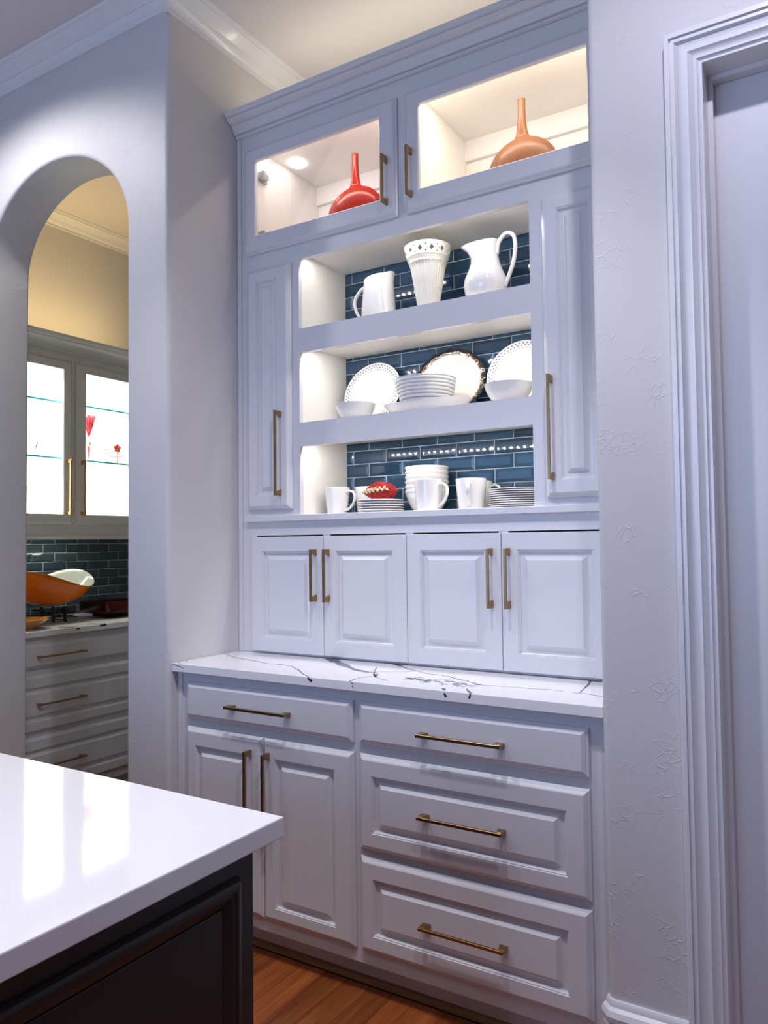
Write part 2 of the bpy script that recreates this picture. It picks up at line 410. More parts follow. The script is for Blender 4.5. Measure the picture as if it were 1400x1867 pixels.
# the boards beyond them, under and behind the island, out of the picture
bm = bmesh.new(); x = -2.6
while x < -.2: add_box(bm, x, x+PW-.0006, -5.0, -.40, -.012, 0); x += PW
x = -.16
while x < 4.5: add_box(bm, x, x+PW-.0006, -5.0, (-4.3 if x < 3.07 else -.37) if x > 1.49 else -4.05, -.012, 0); x += PW
o = finish('floorboard_field', bm, FLOORW, floor); tag(o, kind='stuff')

ceiling = boxes('ceiling', [(-2.7, 4.6, -5.2, 2.7, H, H+.08)], CEIL); tag(ceiling, kind='structure')

# ---- arch wall
def arch_wall():
    ax, hw, zs, hh = -.655, .440, 2.505, .358
    N = 40; arc = [(ax+hw*cos(pi*i/N), zs+hh*sin(pi*i/N)) for i in range(N+1)]     # right to left
    inner = [(ax+hw, 0)] + arc + [(ax-hw, 0)]
    x0, x1 = -2.6, 0.0
    bm = bmesh.new(); rb = .016
    def off(pt, nx, nz, d): return (pt[0]+nx*d, pt[1]+nz*d)
    normals = [(1, 0)] + [(cos(pi*i/N)*hh, sin(pi*i/N)*hw) for i in range(N+1)] + [(-1, 0)]
    normals = [(a/sqrt(a*a+b*b), b/sqrt(a*a+b*b)) for a, b in normals]
    def ring(d, y): return [bm.verts.new((p[0]+n[0]*d, y, p[1]+n[1]*d)) for p, n in zip(inner, normals)]
    seq = []
    for k in range(5):
        a = pi/2*k/4; seq.append((rb*(1-sin(a)), YA+rb*(1-cos(a))))
    seq = [(d, y) for d, y in seq][::1]
    prof = [(rb*(1-sin(pi/2*k/5)), YA + rb*(1-cos(pi/2*k/5))) for k in range(6)]     # front bullnose (d outward, y)
    prof += [(.012*(1-cos(pi/2*k/5)), YB - .012*(1-sin(pi/2*k/5))) for k in range(6)]
    rings = [ring(d, y) for d, y in prof]
    for a, b in zip(rings, rings[1:]):
        for i in range(len(a)-1): bm.faces.new((a[i], a[i+1], b[i+1], b[i]))
    # front and rear faces as strips to the outline
    def skin(r, y, xr):
        pts = [v.co for v in r]; top = []
        outer = []
        for i, p in enumerate(pts):
            if i <= 1: outer.append((xr, p.z))
            elif i >= len(pts)-2: outer.append((x0, p.z))
            else: outer.append((p.x, H))
        ov = [bm.verts.new((a, y, b)) for a, b in outer]
        for i in range(len(pts)-1): 
            if (outer[i][0] == xr and outer[i+1][0] != xr):
                c = bm.verts.new((xr, y, H)); bm.faces.new((r[i], r[i+1], ov[i+1], c, ov[i]))
            elif (outer[i+1][0] == x0 and outer[i][0] != x0):
                c = bm.verts.new((x0, y, H)); bm.faces.new((r[i], r[i+1], ov[i+1], c, ov[i]))
            else: bm.faces.new((r[i], r[i+1], ov[i+1], ov[i]))
    skin(rings[0], YA, x1-.018); skin(rings[-1], YB, -.10)
    # rounded corner into the return wall
    pc = [(x1-.018+.018*sin(pi/2*k/6), YA+.018*(1-cos(pi/2*k/6))) for k in range(7)]
    for (xa, ya), (xb, yb) in zip(pc, pc[1:]):
        q = [bm.verts.new(c) for c in ((xa, ya, 0), (xb, yb, 0), (xb, yb, H), (xa, ya, H))]; bm.faces.new(q)
    bmesh.ops.remove_doubles(bm, verts=bm.verts, dist=1e-5)
    return finish('wall_arch', bm, WALL, auto=30, recalc=True)
tag(arch_wall(), kind='structure')
tag(box('wall_return', -.10, 0, YA+.018, .45, 0, H, WALL_R), kind='structure')
tag(box('wall_niche', 0, 1.495, .45, .52, 0, H, WALL_R), kind='structure')
# ---- right wall with door opening
XR = 1.495; DX0, DX1, DZ = 1.764, 2.66, 2.432
def right_wall():
    bm = bmesh.new(); rb = .018
    pts = [(XR, .52), (XR, YA+rb)] + [(XR+rb*(1-cos(pi/2*k/6)), YA+rb*(1-sin(pi/2*k/6))) for k in range(1, 7)] + [(DX0-.018, YA), (DX0-.018, .52)]
    A = [bm.verts.new((x, y, 0)) for x, y in pts]; B = [bm.verts.new((x, y, H)) for x, y in pts]
    for i in range(len(pts)): j = (i+1) % len(pts); bm.faces.new((A[i], A[j], B[j], B[i]))
    bm.faces.new(A[::-1]); bm.faces.new(B)
    add_box(bm, DX0-.018, DX1+.018, YA, .52, DZ+.018, H); add_box(bm, DX1+.018, 4.6, YA, .52, 0, H)
    return finish('wall_right', bm, WALL, auto=30)
tag(right_wall(), kind='structure')
tag(box('wall_closet', DX0, DX1, .3, .36, 0, DZ, WALL), kind='structure')
# remaining kitchen walls (behind the camera)
def window_wall():
    L = [(-2.7, 4.6, -5.2, -5.1, 0, .9), (-2.7, 4.6, -5.2, -5.1, 2.6, H)]
    for a, b in ((-2.7, -2.10), (-.40, 0), (1.70, 4.6)): L.append((a, b, -5.2, -5.1, .9, 2.6))
    return boxes('wall_window_side', L, WALL)
tag(window_wall(), kind='structure')
tag(box('wall_kitchen_left', -2.7, -2.6, -5.1, YA, 0, H, WALL), kind='structure')
tag(box('wall_kitchen_right', 4.6, 4.7, -5.1, .52, 0, H, WALL), kind='structure')
n = 0
for a in (-2.10, 0):  # unseen windows, put in as the origin of the bluish fill
    n += 1
    w = boxes('window_%d' % n, [(a, a+.05, -5.17, -5.12, .9, 2.6), (a+1.65, a+1.7, -5.17, -5.12, .9, 2.6), (a, a+1.7, -5.17, -5.12, .9, .95), (a, a+1.7, -5.17, -5.12, 2.55, 2.6), (a+.83, a+.87, -5.17, -5.12, .9, 2.6)], TRIM)
    tag(w, kind='structure')
    box('pane', a+.05, a+1.65, -5.148, -5.142, .95, 2.55, PANE, w)
# pantry walls
tag(box('wall_pantry_west', -2.07, -1.99, YB, 2.6, 0, H, PWALL), kind='structure')
tag(box('wall_pantry_north', -2.07, -.1, 2.6, 2.68, 0, H, PWALL), kind='structure')
tag(box('wall_pantry_east', -.18, -.101, .53, 2.6, 0, H, PWALL), kind='structure')

# ---- crown mouldings at the ceiling: profile (out from wall, z)
CP0 = [(0, 3.228), (.012, 3.228), (.012, 3.240), (.022, 3.246), (.030, 3.256), (.033, 3.262), (.038, 3.262), (.052, 3.272), (.070, 3.280), (.080, 3.284), (.080, 3.289), (.090, 3.291), (.094, 3.2995), (0, 3.2995)]
def crown(name, path, m, prof=CP0):
    o = sweep(name, prof, path, m); tag(o, kind='structure'); return o
up = (0, 0, 1)
crown('trim_1', [((-2.6, YA, 0), (0, -1, 0), up), ((0, YA, 0), (1, -1, 0), up), ((0, .45, 0), (1, -1, 0), up)], TRIM)
crown('trim_2', [((-1.99, YB, 0), (1, 0, 0), up), ((-1.99, 2.6, 0), (1, 0, 0), up)], TRIM)
# ---- baseboards: profile (out, z)
BP0 = [(0, 0), (.016, 0), (.016, .165), (.020, .170), (.020, .176), (.014, .180), (.024, .190), (.026, .202), (.020, .214), (.011, .220), (.010, .228), (.006, .234), (0, .234)]
k = .008
def bb(name, pathpts):
    o = sweep(name, BP0, pathpts, TRIM); tag(o, kind='structure'); return o
bb('baseboard_right', [((XR+.001, YA+.04, 0), (-.55, 0, 0), up), ((XR+.001, YA+.012, 0), (-.75, -.3, 0), up), ((XR+.012, YA+.001, 0), (-.3, -.95, 0), up), ((XR+.03, YA, 0), (0, -1, 0), up), ((1.683, YA, 0), (0, -1, 0), up)])
bb('baseboard_arch', [((-.21, YA, 0), (0, -1, 0), up), ((-.004, YA, 0), (0, -1, 0), up)])

# ---- door 1 with casing
# casing profile: (distance outward from opening, protrusion)
CAS = [(0, 0), (0, .009), (.0035, .010), (.0045, .0135), (.008, .0135), (.0085, .0105), (.014, .0115), (.020, .0155), (.024, .0195), (.0245, .0175), (.029, .0160), (.038, .0155), (.047, .0180), (.051, .0215),
       (.052, .0245), (.059, .0245), (.0595, .0215), (.0625, .0215), (.063, .0285), (.073, .0290), (.0745, .0275), (.0745, 0)]
cx0, cz1 = DX0-.0055, DZ+.0055
o = sweep('door_casing', CAS, [((cx0, YA, 0), (-1, 0, 0), (0, -1, 0)), ((cx0, YA, cz1), (-1, 0, 1), (0, -1, 0)), ((DX1+.0055, YA, cz1), (1, 0, 1), (0, -1, 0)), ((DX1+.0055, YA, 0), (1, 0, 0), (0, -1, 0))], TRIM)
o.name = 'trim_3'; tag(o, kind='structure')
jm = boxes('trim_4', [(DX0-.0178, DX0+.0005, YA-.008, -.20, 0, DZ+.0178), (DX1-.0005, DX1+.0178, YA-.008, -.20, 0, DZ+.0178), (DX0+.0005, DX1-.0005, YA-.008, -.20, DZ-.0005, DZ+.0178)], TRIM); tag(jm, kind='structure')
# door slab sits back in the frame
def door_slab():
    bm = bmesh.new(); loft(bm, hutch_f(-.235), DX0+.0035, DX1-.0035, .008, DZ-.0035, [u4(0, 0), u4(0, .034), u4(.002, .036)])
    return finish('door_1', bm, DOORP)
tag(door_slab(), kind='structure')
boxes('door_stop', [(DX0+.0005, DX0+.012, -.300, -.2735, 0, DZ-.0005), (DX1-.012, DX1-.0005, -.300, -.2735, 0, DZ-.0005), (DX0+.012, DX1-.012, -.300, -.2735, DZ-.012, DZ-.0005)], TRIM, jm)

# ================================================================== HUTCH (upper cabinet on the counter)
hutch = thing('hutch_cabinet', 'tall white built-in upper cabinet with lit open shelves above the veined counter', 'cabinet', (.75, .15, .921))
HF = hutch_f(0)
X1 = XR - .002
G0 = .002
# stiles and rails of the face frame
def stile(x0, x1, z0, z1, y0=0, y1=.019): return box('stile', x0, x1, y0, y1, z0, z1, PAINT, hutch)
def rail(x0, x1, z0, z1, y0=0, y1=.019): return box('rail', x0, x1, y0, y1, z0, z1, PAINT, hutch)
stile(G0, .0215, .921, 2.915, -.006, .0)                 # scribe strip against the wall
stile(G0, .298, 1.412, 2.384); stile(1.198, X1, 1.412, 2.384)
stile(G0, .088, 2.384, 2.93); stile(.700, .795, 2.488, 2.83); stile(1.415, X1, 2.384, 2.93)
rail(.088, 1.415, 2.384, 2.488); rail(.088, 1.415, 2.83, 2.93)
stile(G0, .088, .921, 1.36); stile(1.428, X1, .921, 1.36)
rail(G0, X1, 1.36, 1.412); rail(.088, 1.428, .921, .934)
for xx in (.4146, .7564, 1.0947): stile(xx-.016, xx+.016, .934, 1.36, .001, .019)
# ledge
lb = bmesh.new(); add_box(lb, .044, X1, -.018, .019, 1.412, 1.434)
bmesh.ops.bevel(lb, geom=[e for e in lb.edges], offset=.0015, segments=1, affect='EDGES'); finish('ledge', lb, PAINT, hutch)
# carcass
box('side_panel', G0, .02, .019, .446, .921, 2.93, PAINT_IN, hutch)
box('side_panel', 1.475, X1, .019, .446, .921, 2.93, PAINT_IN, hutch)
box('back_panel', .02, 1.475, .425, .446, .921, 2.93, PAINT_IN, hutch)
box('top_panel', .02, 1.475, .019, .425, 2.868, 2.886, PAINT_IN, hutch)
box('cabinet_floor', .02, 1.475, .019, .425, 2.43, 2.449, PAINT_IN, hutch)
box('side_panel', .062, .080, .019, .425, 2.449, 2.868, PAINT_IN, hutch)
box('side_panel', 1.420, 1.438, .019, .425, 2.449, 2.868, PAINT_IN, hutch)
box('divider', .712, .790, .019, .425, 2.449, 2.868, PAINT_IN, hutch)
for a, b in ((.080, .712), (.790, 1.420)): box('hanging_rail', a, b, .409, .425, 2.790, 2.868, PAINT_IN, hutch)
box('side_panel', .280, .298, .019, .318, 1.434, 2.412, PAINT_IN, hutch)
box('side_panel', 1.198, 1.216, .019, .318, 1.434, 2.412, PAINT_IN, hutch)
def shelf(zt, zu, zl, x0=.298, x1=1.198):
    bm = bmesh.new(); add_box(bm, x0, x1, .0195, .300, zu, zt)
    s = finish('shelf', bm, PAINT_IN, hutch); return s
shelf(2.123, 2.067, 0); shelf(1.773, 1.722, 0); shelf(1.4338, 1.413, 0); 
box('shelf', .298, 1.198, .019, .300, 2.410, 2.429, PAINT_IN, hutch)
box('shelf_lip', .298, 1.198, .0005, .019, 2.033, 2.123, PAINT, hutch)
box('shelf_lip', .298, 1.198, .0005, .019, 1.685, 1.773, PAINT, hutch)
# LED strips tucked behind the lips, with their emitters
def led_strip(x0, x1, y, z, n, parent=hutch, m=LED):
    """tape on the back of the lip, its emitters looking back and down"""
    bm = bmesh.new(); c, d = (x0+x1)/2, .0045
    for p, q in (((y, z+d), (y+d, z-.0)),):
        v = [bm.verts.new(k_) for k_ in ((x0, y-.0012, z+.005), (x1, y-.0012, z+.005), (x1, y+.0060, z-.0022), (x0, y+.0060, z-.0022), (x0, y-.0012, z-.0022), (x1, y-.0012, z-.0022))]
        bm.faces.new((v[0], v[1], v[2], v[3])); bm.faces.new((v[3], v[2], v[5], v[4])); bm.faces.new((v[4], v[5], v[1], v[0])); bm.faces.new((v[0], v[3], v[4])); bm.faces.new((v[1], v[5], v[2]))
    s = finish('led_strip', bm, LEDSTRIP, parent)
    bm = bmesh.new(); r = .0026; k = .7071
    for i in range(n):
        x = x0+(x1-x0)*(i+.5)/n; cy, cz = y+.0030, z-.0022-.0007
        q = [bm.verts.new(e) for e in ((x-r, cy-r*k-.0010, cz-.0002), (x-r, cy+r*k+.0006, cz+r*k), (x+r, cy+r*k+.0006, cz+r*k), (x+r, cy-r*k-.0010, cz-.0002))]
        bm.faces.new(q)
    tag(finish('led_emitter', bm, m, s, recalc=False), kind='stuff')
for zz, mm in ((2.396, LED_TOP), (2.046, LED), (1.698, LED)): led_strip(.31, 1.186, .0215, zz, 31, m=mm)
# tiles: 150 x 52 mm bevelled glass, running bond; backing board takes the grout colour
backer = box('tile_backsplash', .2985, 1.1975, .3045, .318, 1.434, 2.410, GROUT, hutch)
TP, TH, GR = .1515, .052, .0028
def tile_mesh(w, h, m, dep=.0042, bev=.011):
    bm = bmesh.new(); b = min(bev, w*.3, h*.3)
    loft(bm, hutch_f(0), 0, w, 0, h, [u4(0, 0), u4(0, dep-.0032), u4(b, dep)])
    bmesh.ops.recalc_face_normals(bm, faces=bm.faces)
    me = bpy.data.meshes.new('tile'); bm.to_mesh(me); bm.free(); me.materials.append(m); return me
TM = {}
def tile(x0, x1, z0, z1, parent, mats, place):
    key = (round(x1-x0, 4), round(z1-z0, 4), random.randrange(len(mats)), mats[0].name)
    if key not in TM: TM[key] = tile_mesh(x1-x0, z1-z0, mats[key[2]])
    o = bpy.data.objects.new('tile', TM[key]); COL.objects.link(o); o.parent = parent; place(o, x0, z0); return o
def hplace(o, x, z):
    o.location = (x, .3046, z); o.rotation_euler = (radians(random.uniform(-.8, .8)), 0, radians(random.uniform(-.35, .35)))
z = 1.4315; row = 0
while z < 2.41:
    off = .332 if row % 2 == 0 else .405
    for zb0, zb1 in ((1.434, 1.722), (1.773, 2.067), (2.123, 2.410)):
        a, b = max(z+GR/2, zb0), min(z+TH-GR/2, zb1)
        if b - a < .006: continue
        x = off - 2*TP
        while x < 1.2:
            xa, xb = max(x+GR/2, .2995), min(x+TP-GR/2, 1.1965)
            if xb - xa > .008: tile(xa, xb, a, b, backer, TILES, hplace)
            x += TP
    z += TH; row += 1
# crown of the hutch, ending against the side wall
HC = [(0,2.916),(-.008,2.916),(-.013,2.920),(-.014,2.925),(-.010,2.9285),(-.020,2.9295),(-.024,2.934),(-.028,2.944),(-.034,2.952),(-.040,2.956),(-.037,2.9575),(-.048,2.960),(-.060,2.966),(-.066,2.972),(-.063,2.9745),(-.074,2.976),(-.076,2.984),(-.080,2.985),(-.080,2.992),(0,2.992)]
prism('crown_moulding', HC, 'x', G0, X1, PAINT, hutch)
box('top_panel', .02, 1.475, 0.0, .42, 2.9305, 2.94, PAINT, hutch)
s = box('led_strip', .10, 1.40, .15, .17, 2.941, 2.945, LEDSTRIP, hutch)
# doors
D1 = (.0468, .7325, 2.4405, 2.8555); D2 = (.7660, 1.4517, 2.4405, 2.8555)
FD = hutch_f(-.001)
g1 = front('door', FD, *D1, hutch, (.054, .0625, .0655, .052), glass=True); g2 = front('door', FD, *D2, hutch, (.0525, .055, .0655, .052), glass=True)
bar_pull(FD, .697, 2.566, .168, True, g1); bar_pull(FD, .7935, 2.569, .168, True, g2)
n1 = front('door', FD, .0565, .2655, 1.457, 2.377, hutch, (.046, .058, .052, .048)); n2 = front('door', FD, 1.242, 1.451, 1.457, 2.377, hutch, (.047, .056, .052, .046))
bar_pull(FD, .223, 1.6625, .315, True, n1); bar_pull(FD, 1.2665, 1.667, .315, True, n2)
for (a, b), hx in (((.0803, .4136), .3815), ((.4156, .7554), .4385), ((.7574, 1.0937), 1.0625), ((1.0957, 1.4350), 1.1205)):
    d = front('door', FD, a, b, .9300, 1.3545, hutch, (.050, .053, .050, .052), edge=EDGE_SQ)
    bar_pull(FD, hx, 1.2145, .186, True, d)
# hinges inside the left glass door, puck light and emitter strips
for zz in (2.764, 2.528):
    boxes('hinge', [(.080, .087, .022, .075, zz-.016, zz+.016), (.087, .108, .020, .060, zz-.010, zz+.010), (.092, .114, .021, .034, zz-.014, zz+.014)], METAL, hutch)
def puck(x, y):
    bm = bmesh.new(); lathe(bm, [(0, 0), (.034, 0), (.034, -.006), (.030, -.009), (0, -.009)], 32); o = finish('puck_light', bm, PUCK, hutch, auto=30); o.matrix_parent_inverse = Matrix.Translation(-hutch.location); o.location = (x, y, 2.8675)
puck(.148, .190)
led_strip(.10, .69, .0215, 2.855, 20, m=LED_SOFT); led_strip(.81, 1.40, .0215, 2.855, 20, m=LED_SOFT)

# ================================================================== BASE CABINET
base = thing('base_cabinet', 'low white built-in base cabinet with four drawers and two doors under the veined counter', 'cabinet', (.75, 0, 0))
YBF = -.3126
def bs(x0, x1, z0, z1, nm='stile'): return box(nm, x0, x1, YBF, YBF+.019, z0, z1, PAINT, base)
bs(.0025, .075, .0945, .890); bs(.715, .790, .0945, .890); bs(1.43, X1, .0945, .890)
box('stile', .0025, .022, YBF-.005, YBF, .0945, .890, PAINT, base)
bs(.075, .715, .842, .890, 'rail'); bs(.79, 1.43, .842, .890, 'rail')
bs(.075, .715, .700, .748, 'rail'); bs(.79, 1.43, .700, .748, 'rail'); bs(.79, 1.43, .400, .445, 'rail')
bs(.075, .715, .0945, .150, 'rail'); bs(.79, 1.43, .0945, .150, 'rail')
box('carcass', .0025, X1, YBF+.019, .44, .0945, .890, PAINT_IN, base)
box('toe_kick', .0025, X1, -.2428, -.225, 0, .0945, PAINT, base)
prism('shoe_moulding', [(-.2428, 0), (-.258, 0), (-.258, .006), (-.256, .011), (-.252, .015), (-.247, .017), (-.2428, .018)], 'x', .003, X1, SHOEW, base)
FB = hutch_f(YBF-.0005)
w = slab_front('drawer', FB, .0516, .7400, .7360, .8585, base); bar_pull(FB, .3865, .797, .252, False, w)
w = slab_front('drawer', FB, .7625, 1.4500, .7360, .8585, base); bar_pull(FB, 1.1025, .7925, .252, False, w)
w = front('drawer', FB, .7625, 1.4500, .4310, .7065, base, (.046, .058, .052, .058)); bar_pull(FB, 1.1025, .567, .252, False, w)
w = front('drawer', FB, .7625, 1.4500, .1393, .4105, base, (.046, .058, .050, .058)); bar_pull(FB, 1.1025, .268, .252, False, w)
w = front('door', FB, .0516, .3918, .1393, .7065, base, (.046, .060, .044, .058)); bar_pull(FB, .3475, .5400, .252, True, w)
w = front('door', FB, .3942, .7420, .1393, .7065, base, (.050, .064, .044, .058)); bar_pull(FB, .4225, .5400, .252, True, w)

# ---- countertop with inlaid veins
ct = box('countertop', .0015, XR-.001, -.3445, .447, .8915, .920, QUARTZ, bev=.0018)
tag(ct, 'white quartz counter slab with dark branching veins on the low base cabinet', 'countertop')
def ribbon(pts, widths, m, parent, name='vein', ye=-.3445, zt=.920):
    """thin inlay strip following points on the slab's top and front edge"""
    random.seed(len(pts)*13+int(abs(pts[0][0])*1000))
    P = []
    for i in range(len(pts)-1):
        a, b = Vector(pts[i]), Vector(pts[i+1]); k = max(1, int((b-a).length/.018))
        for j in range(k):
            t = j/k; w = widths[0]+(widths[1]-widths[0])*(i+t)/(len(pts)-1)
            p = a.lerp(b, t)
            P.append((p, w*random.uniform(.65, 1.3)))
    P.append((Vector(pts[-1]), widths[1]))
    bm = bmesh.new(); R = []
    for i, (p, w) in enumerate(P):
        d = (P[min(i+1, len(P)-1)][0]-P[max(i-1, 0)][0]).normalized()
        onface = p.z < zt-.0005
        up_ = Vector((0, -1, 0)) if onface else Vector((0, 0, 1))
        s = d.cross(up_); s = s.normalized() if s.length > 1e-6 else Vector((1, 0, 0))
        j = s*random.uniform(-.0012, .0012)
        e = up_*.00035
        if not onface: p = Vector((p.x, max(p.y, ye+.001), zt))
        else: p = Vector((p.x, ye, p.z))
        R.append([bm.verts.new(p+s*w/2+e+j), bm.verts.new(p-s*w/2+e+j), bm.verts.new(p-s*w/2-e*2+j), bm.verts.new(p+s*w/2-e*2+j)])
    for a, b in zip(R, R[1:]):
        for i in range(4): bm.faces.new((a[i], a[(i+1)%4], b[(i+1)%4], b[i]))
    bm.faces.new(R[0]); bm.faces.new(R[-1][::-1])
    return finish(name, bm, m, parent)
T = .92
VN = [
 ([(.004,-.09,T),(.083,-.133,T),(.158,-.158,T),(.24,-.177,T),(.304,-.198,T),(.353,-.195,T),(.413,-.202,T),(.481,-.255,T),(.554,-.317,T)], (.003,.005), VEIN),
 ([(.554,-.317,T),(.590,-.343,T),(.593,-.3445,.915),(.605,-.3445,.908)], (.005,.008), VEIN),
 ([(.385,.03,T),(.443,-.015,T),(.504,-.068,T),(.557,-.105,T),(.608,-.141,T),(.66,-.172,T),(.705,-.186,T),(.738,-.18,T)], (.042,.009), VEIN_G),
 ([(.678,-.089,T),(.708,-.147,T),(.744,-.213,T),(.775,-.25,T),(.812,-.274,T),(.839,-.285,T)], (.004,.003), VEIN_G),
 ([(.744,-.200,T),(.775,-.25,T)], (.016,.008), VEIN_G),
 ([(.761,-.239,T),(.739,-.277,T),(.741,-.33,T)], (.002,.004), VEIN),
 ([(.741,-.33,T),(.745,-.343,T),(.757,-.3445,.913),(.756,-.3445,.902)], (.005,.004), VEIN),
 ([(.725,-.159,T),(.766,-.149,T),(.798,-.132,T),(.833,-.096,T)], (.002,.002), VEIN_G),
 ([(.617,.030,T),(.658,.012,T),(.693,-.003,T),(.741,-.035,T)], (.034,.012), VEIN),
 ([(.741,-.035,T),(.795,-.081,T),(.833,-.096,T),(.887,-.124,T),(.925,-.126,T),(.966,-.136,T)], (.004,.003), VEIN),
 ([(.966,-.136,T),(1.008,-.165,T),(1.05,-.18,T),(1.083,-.204,T),(1.111,-.22,T)], (.004,.006), VEIN),
 ([(1.111,-.22,T),(1.175,-.209,T),(1.253,-.205,T),(1.305,-.19,T),(1.347,-.204,T)], (.003,.002), VEIN_G),
 ([(1.039,-.311,T),(1.058,-.342,T),(1.059,-.3445,.912),(1.064,-.3445,.904)], (.009,.008), VEIN),
 ([(1.099,-.290,T),(1.137,-.3425,T)], (.006,.008), VEIN), ([(1.137,-.3445,.9195),(1.133,-.3445,.906)], (.006,.007), VEIN),
 ([(1.363,-.015,T),(1.378,-.089,T),(1.39,-.196,T)], (.009,.003), VEIN),
 ([(1.336,.01,T),(1.366,-.013,T),(1.396,-.021,T)], (.010,.004), VEIN),
 ([(1.375,-.21,T),(1.392,-.201,T),(1.421,-.206,T),(1.453,-.219,T),(1.49,-.235,T)], (.002,.003), VEIN),
 ([(.004,-.32,T),(.02,-.335,T),(.045,-.342,T)], (.004,.002), VEIN_G), ([(.004,-.3445,.915),(.033,-.3445,.912),(.056,-.3445,.907)], (.003,.002), VEIN_G),
 ([(.004,-.285,T),(.03,-.30,T)], (.005,.002), VEIN_G),
]
for p, w_, m in VN: ribbon(p, w_, m, ct)
def blob(cx, cy, rx, ry, rot, m, parent, zt=.92, name='fleck'):
    bm = bmesh.new(); n = 14; vs = []
    for i in range(n):
        t = 2*pi*i/n; q = random.uniform(.55, 1.15); x, y = rx*cos(t)*q, ry*sin(t)*q
        vs.append(bm.verts.new((cx+x*cos(rot)-y*sin(rot), cy+x*sin(rot)+y*cos(rot), zt+.0003)))
    r = bmesh.ops.extrude_face_region(bm, geom=[bm.faces.new(vs)]); bmesh.ops.translate(bm, verts=[v for v in r['geom'] if isinstance(v, bmesh.types.BMVert)], vec=(0, 0, -.0006))
    return finish(name, bm, m, parent)
random.seed(5)
for i in range(80):
    t = random.random(); x = .86+.25*t; y = -.215-.03*t+random.uniform(-.045, .045)*(1-abs(t-.5))
    blob(x, max(y, -.335), random.uniform(.004, .013), random.uniform(.0015, .005), random.uniform(-.5, .9), FLECK if random.random() < .85 else VEIN_G, ct)
for i in range(7): blob(.885+.03*i, -.225+.012*sin(i*2), .015, .009, i, FLECK, ct)

# ================================================================== ISLAND
isl = thing('kitchen_island', 'near black espresso kitchen island cabinet with recessed moulded side panel', 'island', (.3, -2.2, 0))
IX, IY = 1.268, -1.368
box('cabinet_body', -.75, IX, -3.25, IY, .0, .889, ISLAND_DARK, isl)
FI = east_f(IX+.0003)
def island_panel(u0, u1, z0, z1):
    bm = bmesh.new()
    a, b = loft(bm, FI, u0, u1, z0, z1, [u4(0, 0), u4(0, .004), u4(.003, .009), u4(.008, .0115), u4(.013, .0115), u4(.0145, .009), u4(.020, .0085), u4(.030, .003), u4(.034, 0)], cap=False, back=False)
    finish('panel_moulding', bm, ISLAND_DARK, isl)
    bm = bmesh.new(); loft(bm, FI, u0+.034, u1-.034, z0+.034, z1-.034, [u4(0, 0), u4(0, .0015), u4(.001, .002)]); finish('side_panel', bm, ISLAND_DARK, isl)
island_panel(-2.10, -1.400, .12, .852); island_panel(-2.90, -2.18, .12, .852)
it = box('island_countertop', -.80, 1.2955, -3.30, -1.3285, .8895, .920, ISLAND_TOP, bev=.0022)
tag(it, 'polished white quartz slab topping the dark island in the foreground', 'countertop')

# ================================================================== BUTLER PANTRY
pu = thing('pantry_wall_cabinet', 'lit wall cabinet with two glass doors seen through the arch', 'cabinet', (-1.85, .47, 1.365))
XF = -1.683; PF = east_f(XF); Y0, Y1 = -.11, 1.06
def pbox(nm, *a, m=PANTRY_PAINT): return box(nm, *a, m, pu)
pbox('side_panel', -1.988, XF-.0005, Y0, Y0+.018, 1.40, 2.40); pbox('side_panel', -1.988, XF-.0005, Y1-.018, Y1, 1.40, 2.40)
pbox('divider', -1.97, XF-.0005, .470, .492, 1.46, 2.36, m=PAINT_IN)
pbox('back_panel', -1.988, -1.976, Y0+.018, Y1-.018, 1.42, 2.38, m=PAINT_IN)
pbox('cabinet_floor', -1.976, XF-.0005, Y0+.018, Y1-.018, 1.42, 1.455, m=PAINT_IN); pbox('top_panel', -1.976, XF-.0005, Y0+.018, Y1-.018, 2.36, 2.395, m=PAINT_IN)
pbox('stile', XF, XF+.019, Y0, -.06, 1.40, 2.40); pbox('stile', XF, XF+.019, .455, .510, 1.40, 2.40); pbox('stile', XF, XF+.019, 1.01, Y1, 1.40, 2.40)
for a, b in ((-.06, .455), (.510, 1.01)):
    pbox('rail', XF, XF+.019, a, b, 2.345, 2.40); pbox('rail', XF, XF+.019, a, b, 1.40, 1.462)
for a, b, hy in ((-.030, .470, .431), (.494, .994, .523)):
    d = front('door', east_f(XF+.0192), a, b, 1.447, 2.352, pu, (.056, .056, .054, .052), m=PANTRY_PAINT, glass=True)
    bar_pull(east_f(XF+.0192), hy, 1.650, .305, True, d, m=BRASS_P)
def glass_shelf(y0, y1, z):
    s = box('glass_shelf', -1.974, -1.716, y0, y1, z-.005, z+.005, SHELFG, pu)
    box('shelf_edge', -1.7159, -1.7145, y0, y1, z-.005, z+.005, EDGEG, s)
for zz in (2.128, 1.815): glass_shelf(Y0+.019, .469, zz); glass_shelf(.493, Y1-.019, zz)
PCR = [(0, 2.390), (.008, 2.390), (.012, 2.397), (.017, 2.399), (.022, 2.401), (.026, 2.412), (.036, 2.428), (.054, 2.440), (.062, 2.443), (.064, 2.450), (.072, 2.452), (.078, 2.460), (.080, 2.474), (0, 2.474)]
prism('crown_moulding', [(XF+.019+p, q) for p, q in PCR], 'y', Y0, Y1, PANTRY_PAINT, pu)
prism('light_rail', [(XF-.001+p, q) for p, q in [(0, 1.3995), (.024, 1.3995), (.026, 1.393), (.020, 1.389), (.024, 1.383), (.022, 1.376), (.016, 1.372), (.017, 1.366), (0, 1.364)]], 'y', Y0, Y1, PANTRY_PAINT, pu)
boxes('led_strip', [(-1.83, -1.77, -.05, 1.0, 2.4005, 2.404)], LEDSTRIP, pu)

